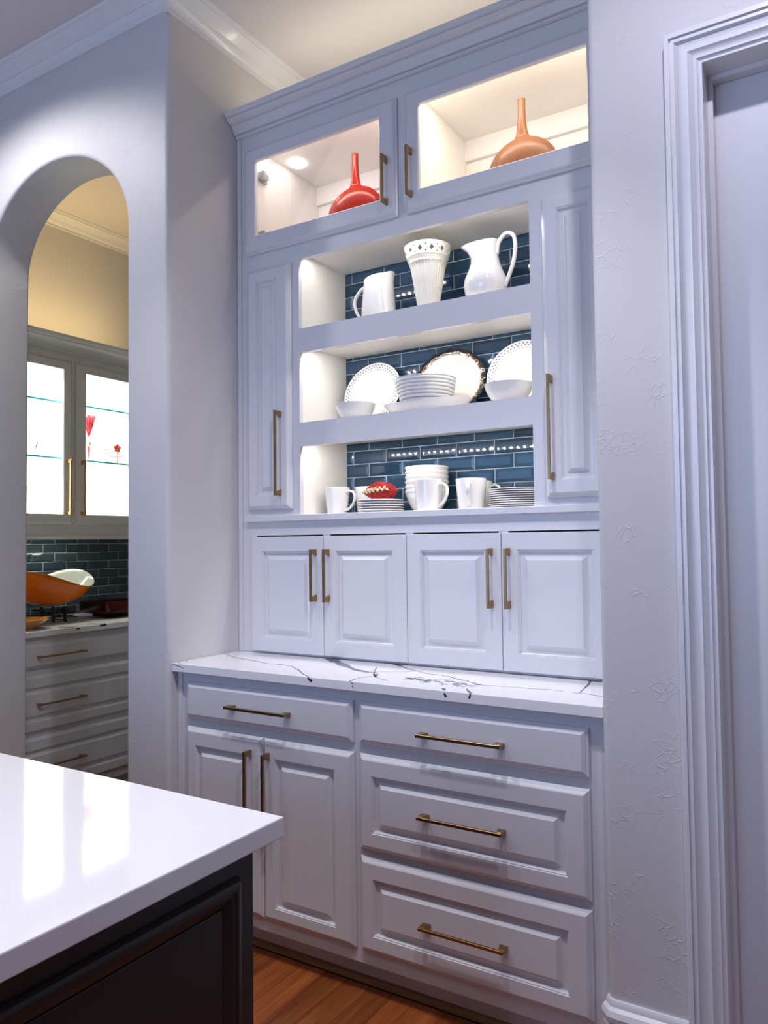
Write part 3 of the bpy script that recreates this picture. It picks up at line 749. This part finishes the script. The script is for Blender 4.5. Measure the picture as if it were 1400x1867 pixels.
pb = thing('pantry_base_cabinet', 'drawer base cabinet under a veined counter beyond the arch', 'cabinet', (-1.65, .47, 0))
XB = -1.372
box('carcass', -1.985, XB, -.158, 1.06, .10, .8905, PANTRY_PAINT, pb); box('toe_kick', -1.985, XB-.07, -.158, 1.06, 0, .10, PANTRY_PAINT, pb)
FPB = east_f(XB+.0003)
for (z0, z1, zh), sl in (((.7385, .8600, .797), True), ((.433, .709, .570), False), ((.140, .412, .271), False)):
    if sl: d = slab_front('drawer', FPB, -.150, 1.04, z0, z1, pb, m=PANTRY_PAINT)
    else: d = front('drawer', FPB, -.150, 1.04, z0, z1, pb, (.055, .055, .052, .058), m=PANTRY_PAINT)
    bar_pull(FPB, .187, zh, .262, False, d); bar_pull(FPB, .745, zh, .262, False, d)
pct = box('pantry_countertop', -1.988, -1.340, -.160, 1.08, .8915, .920, QUARTZ, bev=.002)
tag(pct, 'white counter with dark veins on the pantry drawers beyond the arch', 'countertop')
for (p, w_, m) in (
  ([(-1.42,.225,T),(-1.38,.245,T),(-1.345,.255,T)], (.03,.03), VEIN_G), ([(-1.37,.262,T),(-1.35,.285,T)], (.006,.010), VEIN),
  ([(-1.60,.40,T),(-1.56,.44,T),(-1.52,.45,T)], (.006,.006), VEIN), ([(-1.43,.40,T),(-1.37,.405,T),(-1.345,.45,T)], (.012,.016), VEIN),
  ([(-1.70,.42,T),(-1.60,.52,T),(-1.52,.66,T)], (.004,.006), VEIN), ([(-1.50,.05,T),(-1.46,.10,T),(-1.47,.17,T)], (.005,.004), VEIN)):
    ribbon(p, w_, m, pct, ye=-5)
box('vein', -1.3402, -1.3396, .268, .288, .907, .916, VEIN, pct); box('vein', -1.3402, -1.3396, .41, .45, .908, .9195, VEIN, pct)
# pantry splash tiles
pbk = box('pantry_backsplash', -1.9895, -1.976, -.158, 1.30, .9205, 1.400, GROUT)
tag(pbk, 'dark teal glass tile backsplash above the pantry counter', 'backsplash')
def pplace(o, y, z):
    o.location = (-1.9762, y, z); o.rotation_euler = (radians(random.uniform(-.5, .5)), radians(random.uniform(-.9, .9)), radians(90+random.uniform(-.4, .4)))
z = .9245 - .052; row = 0
while z < 1.40:
    off = .517 if row % 2 == 0 else .592
    a, b = max(z+GR/2, .9215), min(z+TH-GR/2, 1.398)
    if b-a > .006:
        y = off - 5*TP
        while y < 1.28:
            ya, yb = max(y+GR/2, -.155), min(y+TP-GR/2, 1.29)
            if yb-ya > .008: tile(ya, yb, a, b, pbk, PTILES, pplace)
            y += TP
    z += TH; row += 1

# ================================================================== CROCKERY
def closed_prof(outer, t, zin=None):
    """outer: (r,z) bottom to rim -> wall with thickness t, closed at the bottom centre"""
    inner = [(max(r-t, 0), z) for r, z in outer[::-1]]
    fl = outer[0][1]+t
    inner = [(r, z) for r, z in inner if z > fl+1e-4 and r > .004]
    return [(0, outer[0][1])] + outer + [(outer[-1][0]-t*.5, outer[-1][1]+t*.25)] + inner + [(inner[-1][0]*.75, fl), (0, fl)]
# --- pitcher, small, left: tapered with spout right
def small_pitcher(loc):
    t = thing('pitcher', 'short straight-sided white pitcher with its handle on the left of the top shelf', 'pitcher', loc, local=True)
    prof = closed_prof([(.060, 0), (.0655, .003), (.066, .02), (.064, .06), (.060, .11), (.056, .155), (.0545, .178)], .004)
    def mod(a, r, z):
        if z > .10:
            k = (z-.10)/.08; d = max(0, cos(a))**10
            return r*(1+.24*d*k**3), z + .016*k*k*(cos(a)*.6) + .008*d*k**3
        return r, z
    lathe_obj('pitcher_body', prof, CHINA, t, 64, mod)
    bm = bmesh.new(); tube(bm, catmull([(-.052, 0, .160), (-.078, 0, .150), (-.104, 0, .118), (-.103, 0, .085), (-.085, 0, .048), (-.062, 0, .012)]), .0058, 10, 1.5); finish('handle', bm, CHINA, t, smooth=True)
    return t
small_pitcher((.553, .150, 2.1235))
# --- fluted vase with pierced collar
def fluted_vase(loc):
    t = thing('vase', 'tall fluted white vase with a pierced flaring collar in the middle of the top shelf', 'vase', loc, local=True)
    NF = 34
    def mod(a, r, z):
        if .011 < z < .184: return r*(1-.042*(0.5-0.5*cos(NF*a))**.6), z
        return r, z
    prof = closed_prof([(r_*.915, z_*.90) for r_, z_ in [(.036, 0), (.039, .004), (.039, .013), (.0405, .030), (.0495, .085), (.0585, .140), (.066, .185), (.0705, .203), (.0735, .208), (.0735, .214), (.077, .219), (.080, .226)]], .004)
    lathe_obj('vase_body', prof, CREAM, t, 240, mod)
    # pierced collar: a grid with openings, given thickness
    bm = bmesh.new(); n, rows = 288, 14; R = []
    for j in range(rows+1):
        k = j/rows; r = .0732 + .0105*k**.8; zz = .2034 + .042*k
        R.append([bm.verts.new((r*cos(2*pi*i/n), r*sin(2*pi*i/n), zz)) for i in range(n)])
    for j in range(rows):
        for i in range(n):
            c = i % 24; hole = abs(c-6)/5.2+abs(j-6.5)/3.2 < 1 or (abs(c-18)+abs(abs(j-6.5)-3.5) < 1.6) or (abs(abs(c-18)-4) < .6 and abs(j-6.5) < 1)
            if not hole: bm.faces.new((R[j][i], R[j][(i+1)%n], R[j+1][(i+1)%n], R[j+1][i]))
    o = finish('pierced_collar', bm, CREAM, t, smooth=True); md = o.modifiers.new('wall', 'SOLIDIFY'); md.thickness = .0035; md.offset = -1
    bm = bmesh.new(); lathe(bm, [(.0815, .2440), (.0845, .2450), (.0850, .2480), (.0830, .2495), (.0795, .2485), (.0795, .2450)], 96, closed=True); finish('rim', bm, CREAM, t, smooth=True)
    return t
fluted_vase((.764, .145, 2.1235))
# --- big bellied pitcher
def belly_pitcher(loc):
    t = thing('pitcher', 'tall round-bellied white pitcher with a curled spout at the right of the top shelf', 'pitcher', loc, local=True)
    prof = closed_prof([(.040, 0), (.046, .003), (.048, .008), (.058, .022), (.070, .045), (.0745, .070), (.072, .092), (.060, .120), (.050, .145), (.0455, .170), (.0460, .195), (.049, .214)], .004)
    def mod(a, r, z):
        if z > .13:
            k = (z-.13)/.085; d = max(0, -cos(a))**9; back = max(0, cos(a))
            return r*(1+.85*d*k**2.6), z + .008*k*k*(abs(cos(a))**2) - .004*d*k**4
        return r, z
    lathe_obj('pitcher_body', prof, CHINA, t, 96, mod)
    bm = bmesh.new(); tube(bm, catmull([(.043, 0, .172), (.050, 0, .210), (.076, 0, .236), (.102, 0, .226), (.110, 0, .188), (.103, 0, .140), (.088, 0, .098), (.070, 0, .060)]), .0066, 10, 1.4); finish('handle', bm, CHINA, t, smooth=True)
    return t
belly_pitcher((.985, .145, 2.1235))

# --- plates standing on edge
def pierced_plate(loc, R, tilt, label, tilt_base):
    t = thing('plate', label, 'plate', loc, group='pierced-rim plates leaning on the tiles', local=True)
    t.rotation_euler = (radians(90-tilt), 0, 0)
    prof = [(0, 0), (R*.62, 0), (R*.66, .002), (R*.72, .008), (R*.98, .013), (R, .0145), (R, .017), (R*.97, .0165), (R*.73, .0115), (R*.66, .0055), (R*.60, .0035), (0, .0035)]
    lathe_obj('plate_body', prof, CHINA, t, 72)
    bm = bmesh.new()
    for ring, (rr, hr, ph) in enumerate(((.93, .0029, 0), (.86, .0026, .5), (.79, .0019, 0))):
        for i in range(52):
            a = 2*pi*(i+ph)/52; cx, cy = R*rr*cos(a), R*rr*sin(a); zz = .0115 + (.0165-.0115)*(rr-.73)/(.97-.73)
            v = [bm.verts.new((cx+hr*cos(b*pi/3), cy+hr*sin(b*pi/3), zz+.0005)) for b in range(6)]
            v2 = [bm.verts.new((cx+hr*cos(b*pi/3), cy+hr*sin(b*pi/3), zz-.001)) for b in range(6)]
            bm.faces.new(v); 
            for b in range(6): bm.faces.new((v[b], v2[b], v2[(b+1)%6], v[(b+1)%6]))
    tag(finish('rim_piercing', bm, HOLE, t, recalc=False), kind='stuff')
    return t
def stand(R, tilt, zshelf, yb):      # centre of a plate whose lower edge rests on the shelf at depth yb
    return yb + R*sin(radians(tilt)), zshelf + R*cos(radians(tilt))
ZS2 = 1.7735
y, z = stand(.126, 15, ZS2, .222); pierced_plate((.462, y, z+.0035), .126, 15, 'round white plate with a dotted pierced rim leaning at the left of the middle shelf', 0)
y, z = stand(.126, 15, ZS2, .222); pierced_plate((1.0675, y, z+.0035), .126, 15, 'round white plate with a dotted pierced rim leaning at the right of the middle shelf', 0)
def edged_plate(loc, tilt):
    t = thing('plate', 'oval white platter with a scalloped dark bronze rim leaning behind the ribbed bowl', 'plate', loc, local=True)
    t.rotation_euler = (radians(90-tilt), 0, 0)
    rx, ry = .146, .128; bm = bmesh.new(); n = 144
    def sc(a, f): return 1+.030*f*abs(cos(9*a))-.014*f
    P = [(0, 0, 0), (.60, 0, 0), (.68, .004, 0), (.80, .012, .3), (.92, .015, .8), (1.0, .019, 1), (1.0, .0225, 1), (.91, .019, .8), (.80, .0155, .3), (.68, .0078, 0), (.60, .004, 0), (0, .004, 0)]
    R = []
    for f, zz, k in P:
        if f == 0: R.append([bm.verts.new((0, 0, zz))]*n)
        else: R.append([bm.verts.new((rx*f*sc(2*pi*i/n, k)*cos(2*pi*i/n), ry*f*sc(2*pi*i/n, k)*sin(2*pi*i/n), zz + .0012*k*cos(18*2*pi*i/n))) for i in range(n)])
    for a, b in zip(R, R[1:]):
        for i in range(n):
            u = []
            for v in (a[i], a[(i+1)%n], b[(i+1)%n], b[i]):
                if v not in u: u.append(v)
            if len(u) > 2: bm.faces.new(u)
    finish('plate_body', bm, EDGEP, t, smooth=True)
    return t
y, z = stand(.128, 10, ZS2, .251); edged_plate((.785, y, z+.004), 10)
# --- bowls and platter
def bowl(loc, label, r, h, foot=.45, group=None, n=64):
    t = thing('bowl', label, 'bowl', loc, group=group, local=True)
    lathe_obj('bowl_body', closed_prof([(r*foot, 0), (r*(foot+.06), .002), (r*.74, h*.28), (r*.88, h*.55), (r*.96, h*.8), (r, h)], .0035), CHINA, t, n)
    return t
bowl((.4800, .098, ZS2), 'small plain white bowl at the left front of the middle shelf', .074, .062)
bowl((1.079, .102, ZS2), 'small plain white bowl at the right front of the middle shelf', .079, .066)
def platter(loc):
    t = thing('platter', 'shallow oval white dish under the ribbed bowl on the middle shelf', 'platter', loc, local=True)
    def mod(a, r, z): return r*sqrt(1/((cos(a)/1.0)**2+(sin(a)/.60)**2)), z + (.008*cos(a)**2 if z > .02 else 0)
    lathe_obj('platter_body', closed_prof([(.105, 0), (.112, .002), (.135, .010), (.155, .022), (.168, .036)], .0035), CHINA, t, 96, mod)
platter((.762, .128, ZS2))
def ribbed_bowl(loc):
    t = thing('bowl', 'deep white bowl with horizontal ribs resting on the oval dish', 'bowl', loc, local=True)
    o = [(.045, 0), (.054, .002), (.070, .012), (.082, .028)]
    z = .034
    for i in range(7):
        r = .085+.022*((z-.034)/.078)**.7
        o += [(r, z), (r+.0020, z+.0030), (r+.0020, z+.0074), (r-.0004, z+.0108)]; z += .0118
    o += [(.1085, z+.002)]
    lathe_obj('bowl_body', closed_prof(o, .005), CHINA, t, 96)
ribbed_bowl((.760, .122, ZS2+.0045))
# --- mugs
def mug(loc, label, rot, r=.049, h=.099, rb=.038, textured=False, group=None):
    t = thing('mug', label, 'mug', loc, group=group, local=True, rot=rot)
    def mod(a, rr, z):
        if textured and .01 < z < h-.006: return rr+.0005*sin(40*a+z*900)*sin(40*a-z*900), z
        return rr, z
    pts = [(rb*.93, 0), (rb, .003)]
    for i in range(1, 21): k = i/20; pts.append((rb+(r-rb)*(k**.85), .003+(h-.003)*k))
    lathe_obj('mug_body', closed_prof(pts, .0038), CHINA, t, 96 if textured else 64, mod)
    bm = bmesh.new(); tube(bm, catmull([(r-.006, 0, h*.80), (r+.010, 0, h*.86), (r+.027, 0, h*.78), (r+.032, 0, h*.58), (r+.022, 0, h*.36), (r+.004, 0, h*.20), (rb+.001, 0, h*.15)]), .0042, 10, 1.7); finish('handle', bm, CHINA, t, smooth=True)
    return t
ZS3 = 1.4343
mug((.379, .120, ZS3), 'white textured mug leftmost on the bottom shelf', radians(0), .0475, .101, .036, True)
mug((.458, .205, ZS3), 'white textured mug half hidden behind the small plates', radians(60), .0475, .104, .036, True)
mug((.786, .086, ZS3), 'smooth white mug in front of the stacked bowls, handle to the right', radians(-12), .050, .106, .042)
mug((.934, .112, ZS3), 'smooth white mug with its handle turned to the front beside the dinner plates', radians(-72), .052, .104, .043)
mug((.908, .226, ZS3), 'white mug mostly hidden behind the mug with the front handle', radians(10), .048, .104, .040)
# --- nested bowls
src = None
for i in range(6):
    lab = ('white cereal bowl nested at the top of the stack', 'white cereal bowl second from the top of the stack', 'white cereal bowl third from the top of the stack', 'white cereal bowl fourth from the top of the stack', 'white cereal bowl second from the bottom of the stack', 'white cereal bowl at the bottom of the stack behind the mug')[5-i]
    loc = (.715, .205, ZS3+.0002+i*.0172)
    if src is None:
        src = thing('cereal_bowl', lab, 'bowl', loc, group='nested cereal bowls', local=True)
        lathe_obj('bowl_body', [(0, 0), (.036, 0), (.042, .002), (.057, .018), (.070, .042), (.0765, .064), (.0775, .070), (.0800, .0735), (.0802, .0775), (.0790, .0790), (.0770, .0780), (.0745, .064), (.0672, .044), (.0535, .0225), (.038, .0075), (0, .0065)], CHINA, src, 64)
    else: copy_thing(src, loc, lab)
# --- small plates
def plate_stack(name, loc0, r, n, pitch, labels, group):
    s = None
    for i in range(n):
        loc = (loc0[0]+random.uniform(-.0012, .0012), loc0[1]+random.uniform(-.001, .001), loc0[2]+i*pitch)
        if s is None:
            s = thing(name, labels[i], 'plate', loc, group=group, local=True)
            k = pitch*.42
            lathe_obj('plate_body', [(0, 0), (r*.55, 0), (r*.60, .0006), (r*.70, k*1.1), (r*.97, pitch*.86+k*.2), (r, pitch*.98+k*.2), (r*1.0, pitch*1.3+k*.2), (r*.97, pitch*1.32+k*.1), (r*.70, k*1.1+.0032), (r*.60, .0042), (0, .0038)], CHINA, s, 64)
        else: copy_thing(s, loc, labels[i])
ordn = ['topmost', 'second from the top', 'third from the top', 'fourth from the top', 'fifth from the top', 'sixth from the top', 'seventh from the top', 'eighth from the top']
plate_stack('side_plate', (.571, .118, ZS3+.0002), .0845, 5, .0088, ['white side plate, %s in the stack under the red strawberry' % (ordn[4-i] if i else 'lowest') for i in range(5)], 'side plates in the small stack')
plate_stack('dinner_plate', (1.090, .158, ZS3+.0002), .1045, 9, .0070, ['white dinner plate, %s in the right stack on the bottom shelf' % (ordn[8-i] if i else 'lowest') for i in range(9)], 'dinner plates in the tall stack')
# --- glass strawberry
def strawberry(loc):
    t = thing('glass_strawberry', 'red glass strawberry ornament with a wavy gold band lying on the side plates', 'ornament', loc, local=True, rot=radians(8))
    def shape(n, k=1.0):
        x = n.x; r = (1-.62*max(0, -x)**1.3 - .04*max(0, x))
        return Vector((.064*x*k, .036*n.y*r*k, .032*n.z*r*k))
    bm = bmesh.new(); bmesh.ops.create_icosphere(bm, subdivisions=4, radius=1)
    for v in bm.verts: v.co = shape(v.co.normalized())
    for i in range(170):
        zz = 1-2*(i+.5)/170; a = i*2.39996; rr = sqrt(1-zz*zz); n = Vector((zz, rr*cos(a), rr*sin(a)))
        c = shape(n); rad_ = (.0066 if n.z > .05 else .0052)*(1-.45*max(0, -zz))
        for v in bmesh.ops.create_icosphere(bm, subdivisions=2, radius=rad_)['verts']: v.co += c*.985
    finish('berry', bm, BERRY_G, t, smooth=True)
    for sgn in (-1, 1):
        bm = bmesh.new()
        for i in range(13):
            k = i/12; x = -.056+.100*k; r = .0400*sqrt(max(.02, 1-(x/.070)**2))*(1-.62*max(0, -x/.064)**1.3)+.0035
            q = bmesh.ops.create_uvsphere(bm, u_segments=10, v_segments=6, radius=1)['verts']; t1 = (.7 if i % 2 else -.5)+random.uniform(-.2, .2)
            for v in q:
                u_, w_ = .0085*v.co.x, .0046*v.co.z
                v.co = Vector((x+u_*cos(t1)-w_*sin(t1), sgn*(r+.0012+.0022*v.co.y), .004+.010*(k-.4)+(.003 if i % 2 else -.003)+u_*sin(t1)+w_*cos(t1)))
        finish('gold_band', bm, GOLD, t, smooth=True)
    bm = bmesh.new(); tube(bm, [(.060, 0, .002), (.072, 0, .006), (.086, 0, .010), (.094, 0, .011)], [.009, .006, .0045, .006], 10); finish('glass_stem', bm, STEM, t, smooth=True)
strawberry((.570, .112, ZS3+.0002+.0405+.036))
# --- flasks in the glass cabinets
def flask(loc, label, m, R=.126, top=.372, name='flask_vase'):
    t = thing(name, label, 'vase', loc, local=True)
    pr = [(0, 0), (.030, 0)]
    for i in range(1, 25):
        a = -pi/2+.24+(pi-.24-.34)*i/24; pr.append((R*cos(a), R*.955+R*.955*sin(a)))
    zr = pr[-1][1]
    pr += [(.030, zr+.004), (.023, zr+.014), (.018, zr+.032), (.0145, zr+.060), (.0125, zr+.095), (.0125, top-.004), (.0135, top), (.0115, top+.001), (.0100, top-.003), (.0100, zr+.05), (0, zr+.03)]
    def mod(a, r, z):
        return r, z
    bm = bmesh.new(); lathe(bm, pr, 56)
    for v in bm.verts:
        k = min(1, max(0, (v.co.z-(zr+.0))/.05)); v.co.y *= .46+(1-.46)*k
    finish('vase_body', bm, m, t, smooth=True)
    return t
flask((.432, .185, 2.4495), 'round flat red glass vase with a long neck behind the left glass door', RED_G, R=.128)
flask((1.110, .185, 2.4495), 'round flat amber glass vase with a long neck behind the right glass door', AMBER_G, R=.126)

# ================================================================== PANTRY OBJECTS
def art_bowl(loc):
    t = thing('art_bowl', 'large wavy-rimmed orange glass bowl with a pale interior on the black stand', 'bowl', loc, local=True)
    n = 72; bm = bmesh.new(); ry, rx = .245, .155
    def rim(a): return .142 + .045*cos(2*(a-radians(143)))         # a measured from +y (right in view)
    def surf(t_, a, off):
        c = t_**.62; z = rim(a)*t_**1.75
        return Vector(((rx-off)*c*sin(a), (ry-off)*c*cos(a)*(1+.05*t_), z + (off if t_ < .5 else off*(1-t_)*2)))
    lay_ = []
    for k in range(0, 15): lay_.append(('o', k/14))
    def ringv(t_, off): return [bm.verts.new(surf(t_, 2*pi*i/n, off)) for i in range(n)]
    outer = [ringv(.03+.97*k/14, 0) for k in range(15)]; inner = [ringv(.03+.97*k/14, .005) for k in range(15)]
    def join(a, b, mi):
        for i in range(n):
            f = bm.faces.new((a[i], a[(i+1)%n], b[(i+1)%n], b[i])); f.material_index = mi
    for a, b in zip(outer, outer[1:]): join(a, b, 0)
    join(outer[-1], inner[-1], 1)
    for a, b in zip(inner[::-1], inner[::-1][1:]): join(a, b, 1)
    bm.faces.new(outer[0]).material_index = 0; bm.faces.new(inner[0]).material_index = 1
    finish('bowl_body', bm, [ORANGE_G, BOWLIN], t, smooth=True)
art_bowl((-1.70, .372, 1.012))
def bowl_stand(loc):
    t = thing('bowl_stand', 'black iron twig stand under the orange bowl on the pantry counter', 'stand', loc, local=True)
    random.seed(3)
    for i in range(8):
        a = 2*pi*i/8+.2; r = .055 if i % 2 else .085
        bm = bmesh.new(); add_box(bm, r*cos(a)-.0045, r*cos(a)+.0045, r*sin(a)-.0045, r*sin(a)+.0045, 0, .072+.01*(i % 2)); finish('post', bm, IRON, t)
    for i in range(14):
        z = .016+.0042*i; a = i*.9; d = Vector((cos(a), sin(a), 0)); s = Vector((-sin(a), cos(a), 0))*random.uniform(-.05, .05)
        bm = bmesh.new(); tube(bm, [s-d*.125+Vector((0, 0, z)), s+Vector((0, 0, z+.003)), s+d*.125+Vector((0, 0, z))], .0028, 6); finish('twig_bar', bm, IRON, t)
bowl_stand((-1.70, .390, .9205))
t = thing('dish', 'shallow amber glass dish at the left on the pantry counter', 'dish', (-1.50, .085, .9205), local=True)
lathe_obj('dish_body', closed_prof([(.05, 0), (.055, .004), (.075, .020), (.100, .036), (.120, .048)], .004), YELLOWG, t, 48)
def tray(loc):
    t = thing('serving_bowl', 'dark ruby squared glass bowl at the right on the pantry counter', 'bowl', loc, local=True)
    bm = bmesh.new(); rings = []
    def rr(hx, hy, rad, z):
        out = []
        for cx, cy, a0 in ((hx-rad, hy-rad, 0), (-hx+rad, hy-rad, 90), (-hx+rad, -hy+rad, 180), (hx-rad, -hy+rad, 270)):
            for k in range(6): a = radians(a0+18*k); out.append(bm.verts.new((cx+rad*cos(a), cy+rad*sin(a), z)))
        return out
    for hx, hy, rad, z in ((.07, .07, .02, 0), (.08, .08, .025, .004), (.085, .085, .03, .016), (.122, .122, .030, .026), (.133, .133, .032, .040), (.136, .136, .034, .090), (.132, .132, .032, .092), (.126, .126, .03, .042), (.105, .105, .03, .034)):
        rings.append(rr(hx, hy, rad, z))
    for a, b in zip(rings, rings[1:]):
        for i in range(24): bm.faces.new((a[i], a[(i+1)%24], b[(i+1)%24], b[i]))
    bm.faces.new(rings[0]); bm.faces.new(rings[-1])
    finish('bowl_body', bm, WINE_G, t, auto=30)
tray((-1.66, .745, .9205))

ZG = 1.8202
def flute(loc):
    t = thing('goblet', 'tall red striped glass flute with a gold knop behind the right pantry door', 'goblet', loc, local=True)
    bm = bmesh.new(); lathe(bm, [(0, .150), (.004, .150), (.012, .176), (.024, .222), (.036, .272), (.034, .272), (.022, .222), (.010, .178), (0, .160)], 80, mod=lambda a, r, z: (r*(1+.10*cos(10*a)), z)); finish('bowl', bm, PINKG, t, smooth=True)
    bm = bmesh.new(); lathe(bm, [(0, .096), (.007, .097), (.012, .102), (.0135, .110), (.012, .118), (.007, .124), (0, .125)], 24); finish('knop', bm, GOLD, t, smooth=True)
    bm = bmesh.new(); lathe(bm, [(0, .022), (.003, .022), (.0085, .092), (0, .092)], 16); finish('stem', bm, PINKG, t, smooth=True)
    bm = bmesh.new(); lathe(bm, [(0, 0), (.030, 0), (.030, .002), (.008, .006), (.004, .022), (0, .022)], 24); finish('foot', bm, STEM, t, smooth=True)
    bm = bmesh.new(); lathe(bm, [(0, .124), (.005, .124), (.003, .138), (.004, .150), (0, .151)], 16); finish('neck', bm, STEM, t, smooth=True)
flute((-1.80, .690, ZG))
def flower(loc):
    t = thing('glass_flower', 'small red glass flower on a twig behind the right pantry door', 'ornament', loc, local=True)
    for i in range(5):
        a = 2*pi*i/5+.3; bm = bmesh.new(); bmesh.ops.create_uvsphere(bm, u_segments=12, v_segments=8, radius=1)
        for v in bm.verts: v.co = Vector((.006*v.co.x, .012*v.co.y, .010*v.co.z))+Vector((0, .016*cos(a), .100+.016*sin(a)))
        finish('petal', bm, RED_G, t, smooth=True)
    bm = bmesh.new(); bmesh.ops.create_uvsphere(bm, u_segments=10, v_segments=8, radius=.007); bmesh.ops.translate(bm, verts=bm.verts, vec=(.004, 0, .100)); finish('flower_centre', bm, DARKG, t, smooth=True)
    bm = bmesh.new(); tube(bm, [(0, 0, .004), (0, .002, .05), (0, 0, .095)], .0032, 8); tube(bm, [(0, -.065, .052), (0, -.03, .042), (0, .004, .048), (0, .05, .058)], .0025, 8); tube(bm, [(0, -.055, .072), (0, -.02, .078), (0, -.002, .09)], .0022, 8); finish('twig', bm, PINKG, t, smooth=True)
    for yy, zz in ((-.070, .062), (-.085, .085), (-.030, .020)):
        bm = bmesh.new(); bmesh.ops.create_uvsphere(bm, u_segments=10, v_segments=8, radius=1)
        for v in bm.verts: v.co = Vector((.003*v.co.x, .016*v.co.y, .007*v.co.z))+Vector((0, yy, zz))
        finish('leaf', bm, GREENG, t, smooth=True)
    bm = bmesh.new(); lathe(bm, [(0, 0), (.028, 0), (.028, .003), (.006, .006), (0, .007)], 24); finish('foot', bm, STEM, t, smooth=True)
flower((-1.80, .895, ZG))
def twig(loc):
    t = thing('glass_bird', 'small clear glass bird with a dark stem behind the left pantry door', 'ornament', loc, local=True)
    bm = bmesh.new(); bmesh.ops.create_uvsphere(bm, u_segments=16, v_segments=10, radius=1)
    for v in bm.verts: v.co = Vector((.012*v.co.x, .024*v.co.y, .014*v.co.z))+Vector((0, -.004, .070))
    finish('bird_body', bm, STEM, t, smooth=True)
    bm = bmesh.new(); tube(bm, [(0, -.006, .022), (0, .004, .055), (0, .012, .078), (0, .018, .086)], [.0016, .0022, .003, .001], 6); tube(bm, [(0, .004, .055), (0, .020, .066)], .0016, 6); finish('dark_stem', bm, DARKG, t, smooth=True)
    bm = bmesh.new(); lathe(bm, [(0, 0), (.024, 0), (.024, .003), (.005, .008), (.003, .022), (0, .022)], 24); finish('foot', bm, STEM, t, smooth=True)
twig((-1.80, .345, ZG))
def goblet(loc, label, h=.19, r=.034, src=None):
    if src: return copy_thing(src, loc, label)
    t = thing('wine_glass', label, 'wine glass', loc, group='clear glasses in the pantry cabinet', local=True)
    bm = bmesh.new(); lathe(bm, [(0, h*.42), (r*.5, h*.45), (r*.95, h*.58), (r, h*.72), (r*.82, h), (r*.78, h), (r*.94, h*.72), (r*.88, h*.6), (0, h*.46)], 32); finish('bowl', bm, STEM, t, smooth=True)
    bm = bmesh.new(); lathe(bm, [(0, 0), (r*.9, 0), (r*.9, .002), (.006, .006), (.0035, h*.2), (.0035, h*.36), (.008, h*.42), (0, h*.43)], 24); finish('stem', bm, STEM, t, smooth=True)
    return t
g0 = goblet((-1.83, .250, ZG), 'clear stemmed wine glass on the middle glass shelf at the far left', .21, .040)
goblet((-1.84, .350, 2.1332), 'clear stemmed wine glass on the top glass shelf behind the left pantry door', src=g0)
goblet((-1.84, .860, 2.1332), 'clear stemmed wine glass on the top glass shelf behind the right pantry door', src=g0)
goblet((-1.84, .360, 1.4555), 'clear stemmed wine glass on the cabinet floor behind the left pantry door', src=g0)
goblet((-1.84, .790, 1.4555), 'clear stemmed wine glass on the cabinet floor behind the right pantry door', src=g0)

for o in LOCALS:
    if '_local' in o: del o['_local']
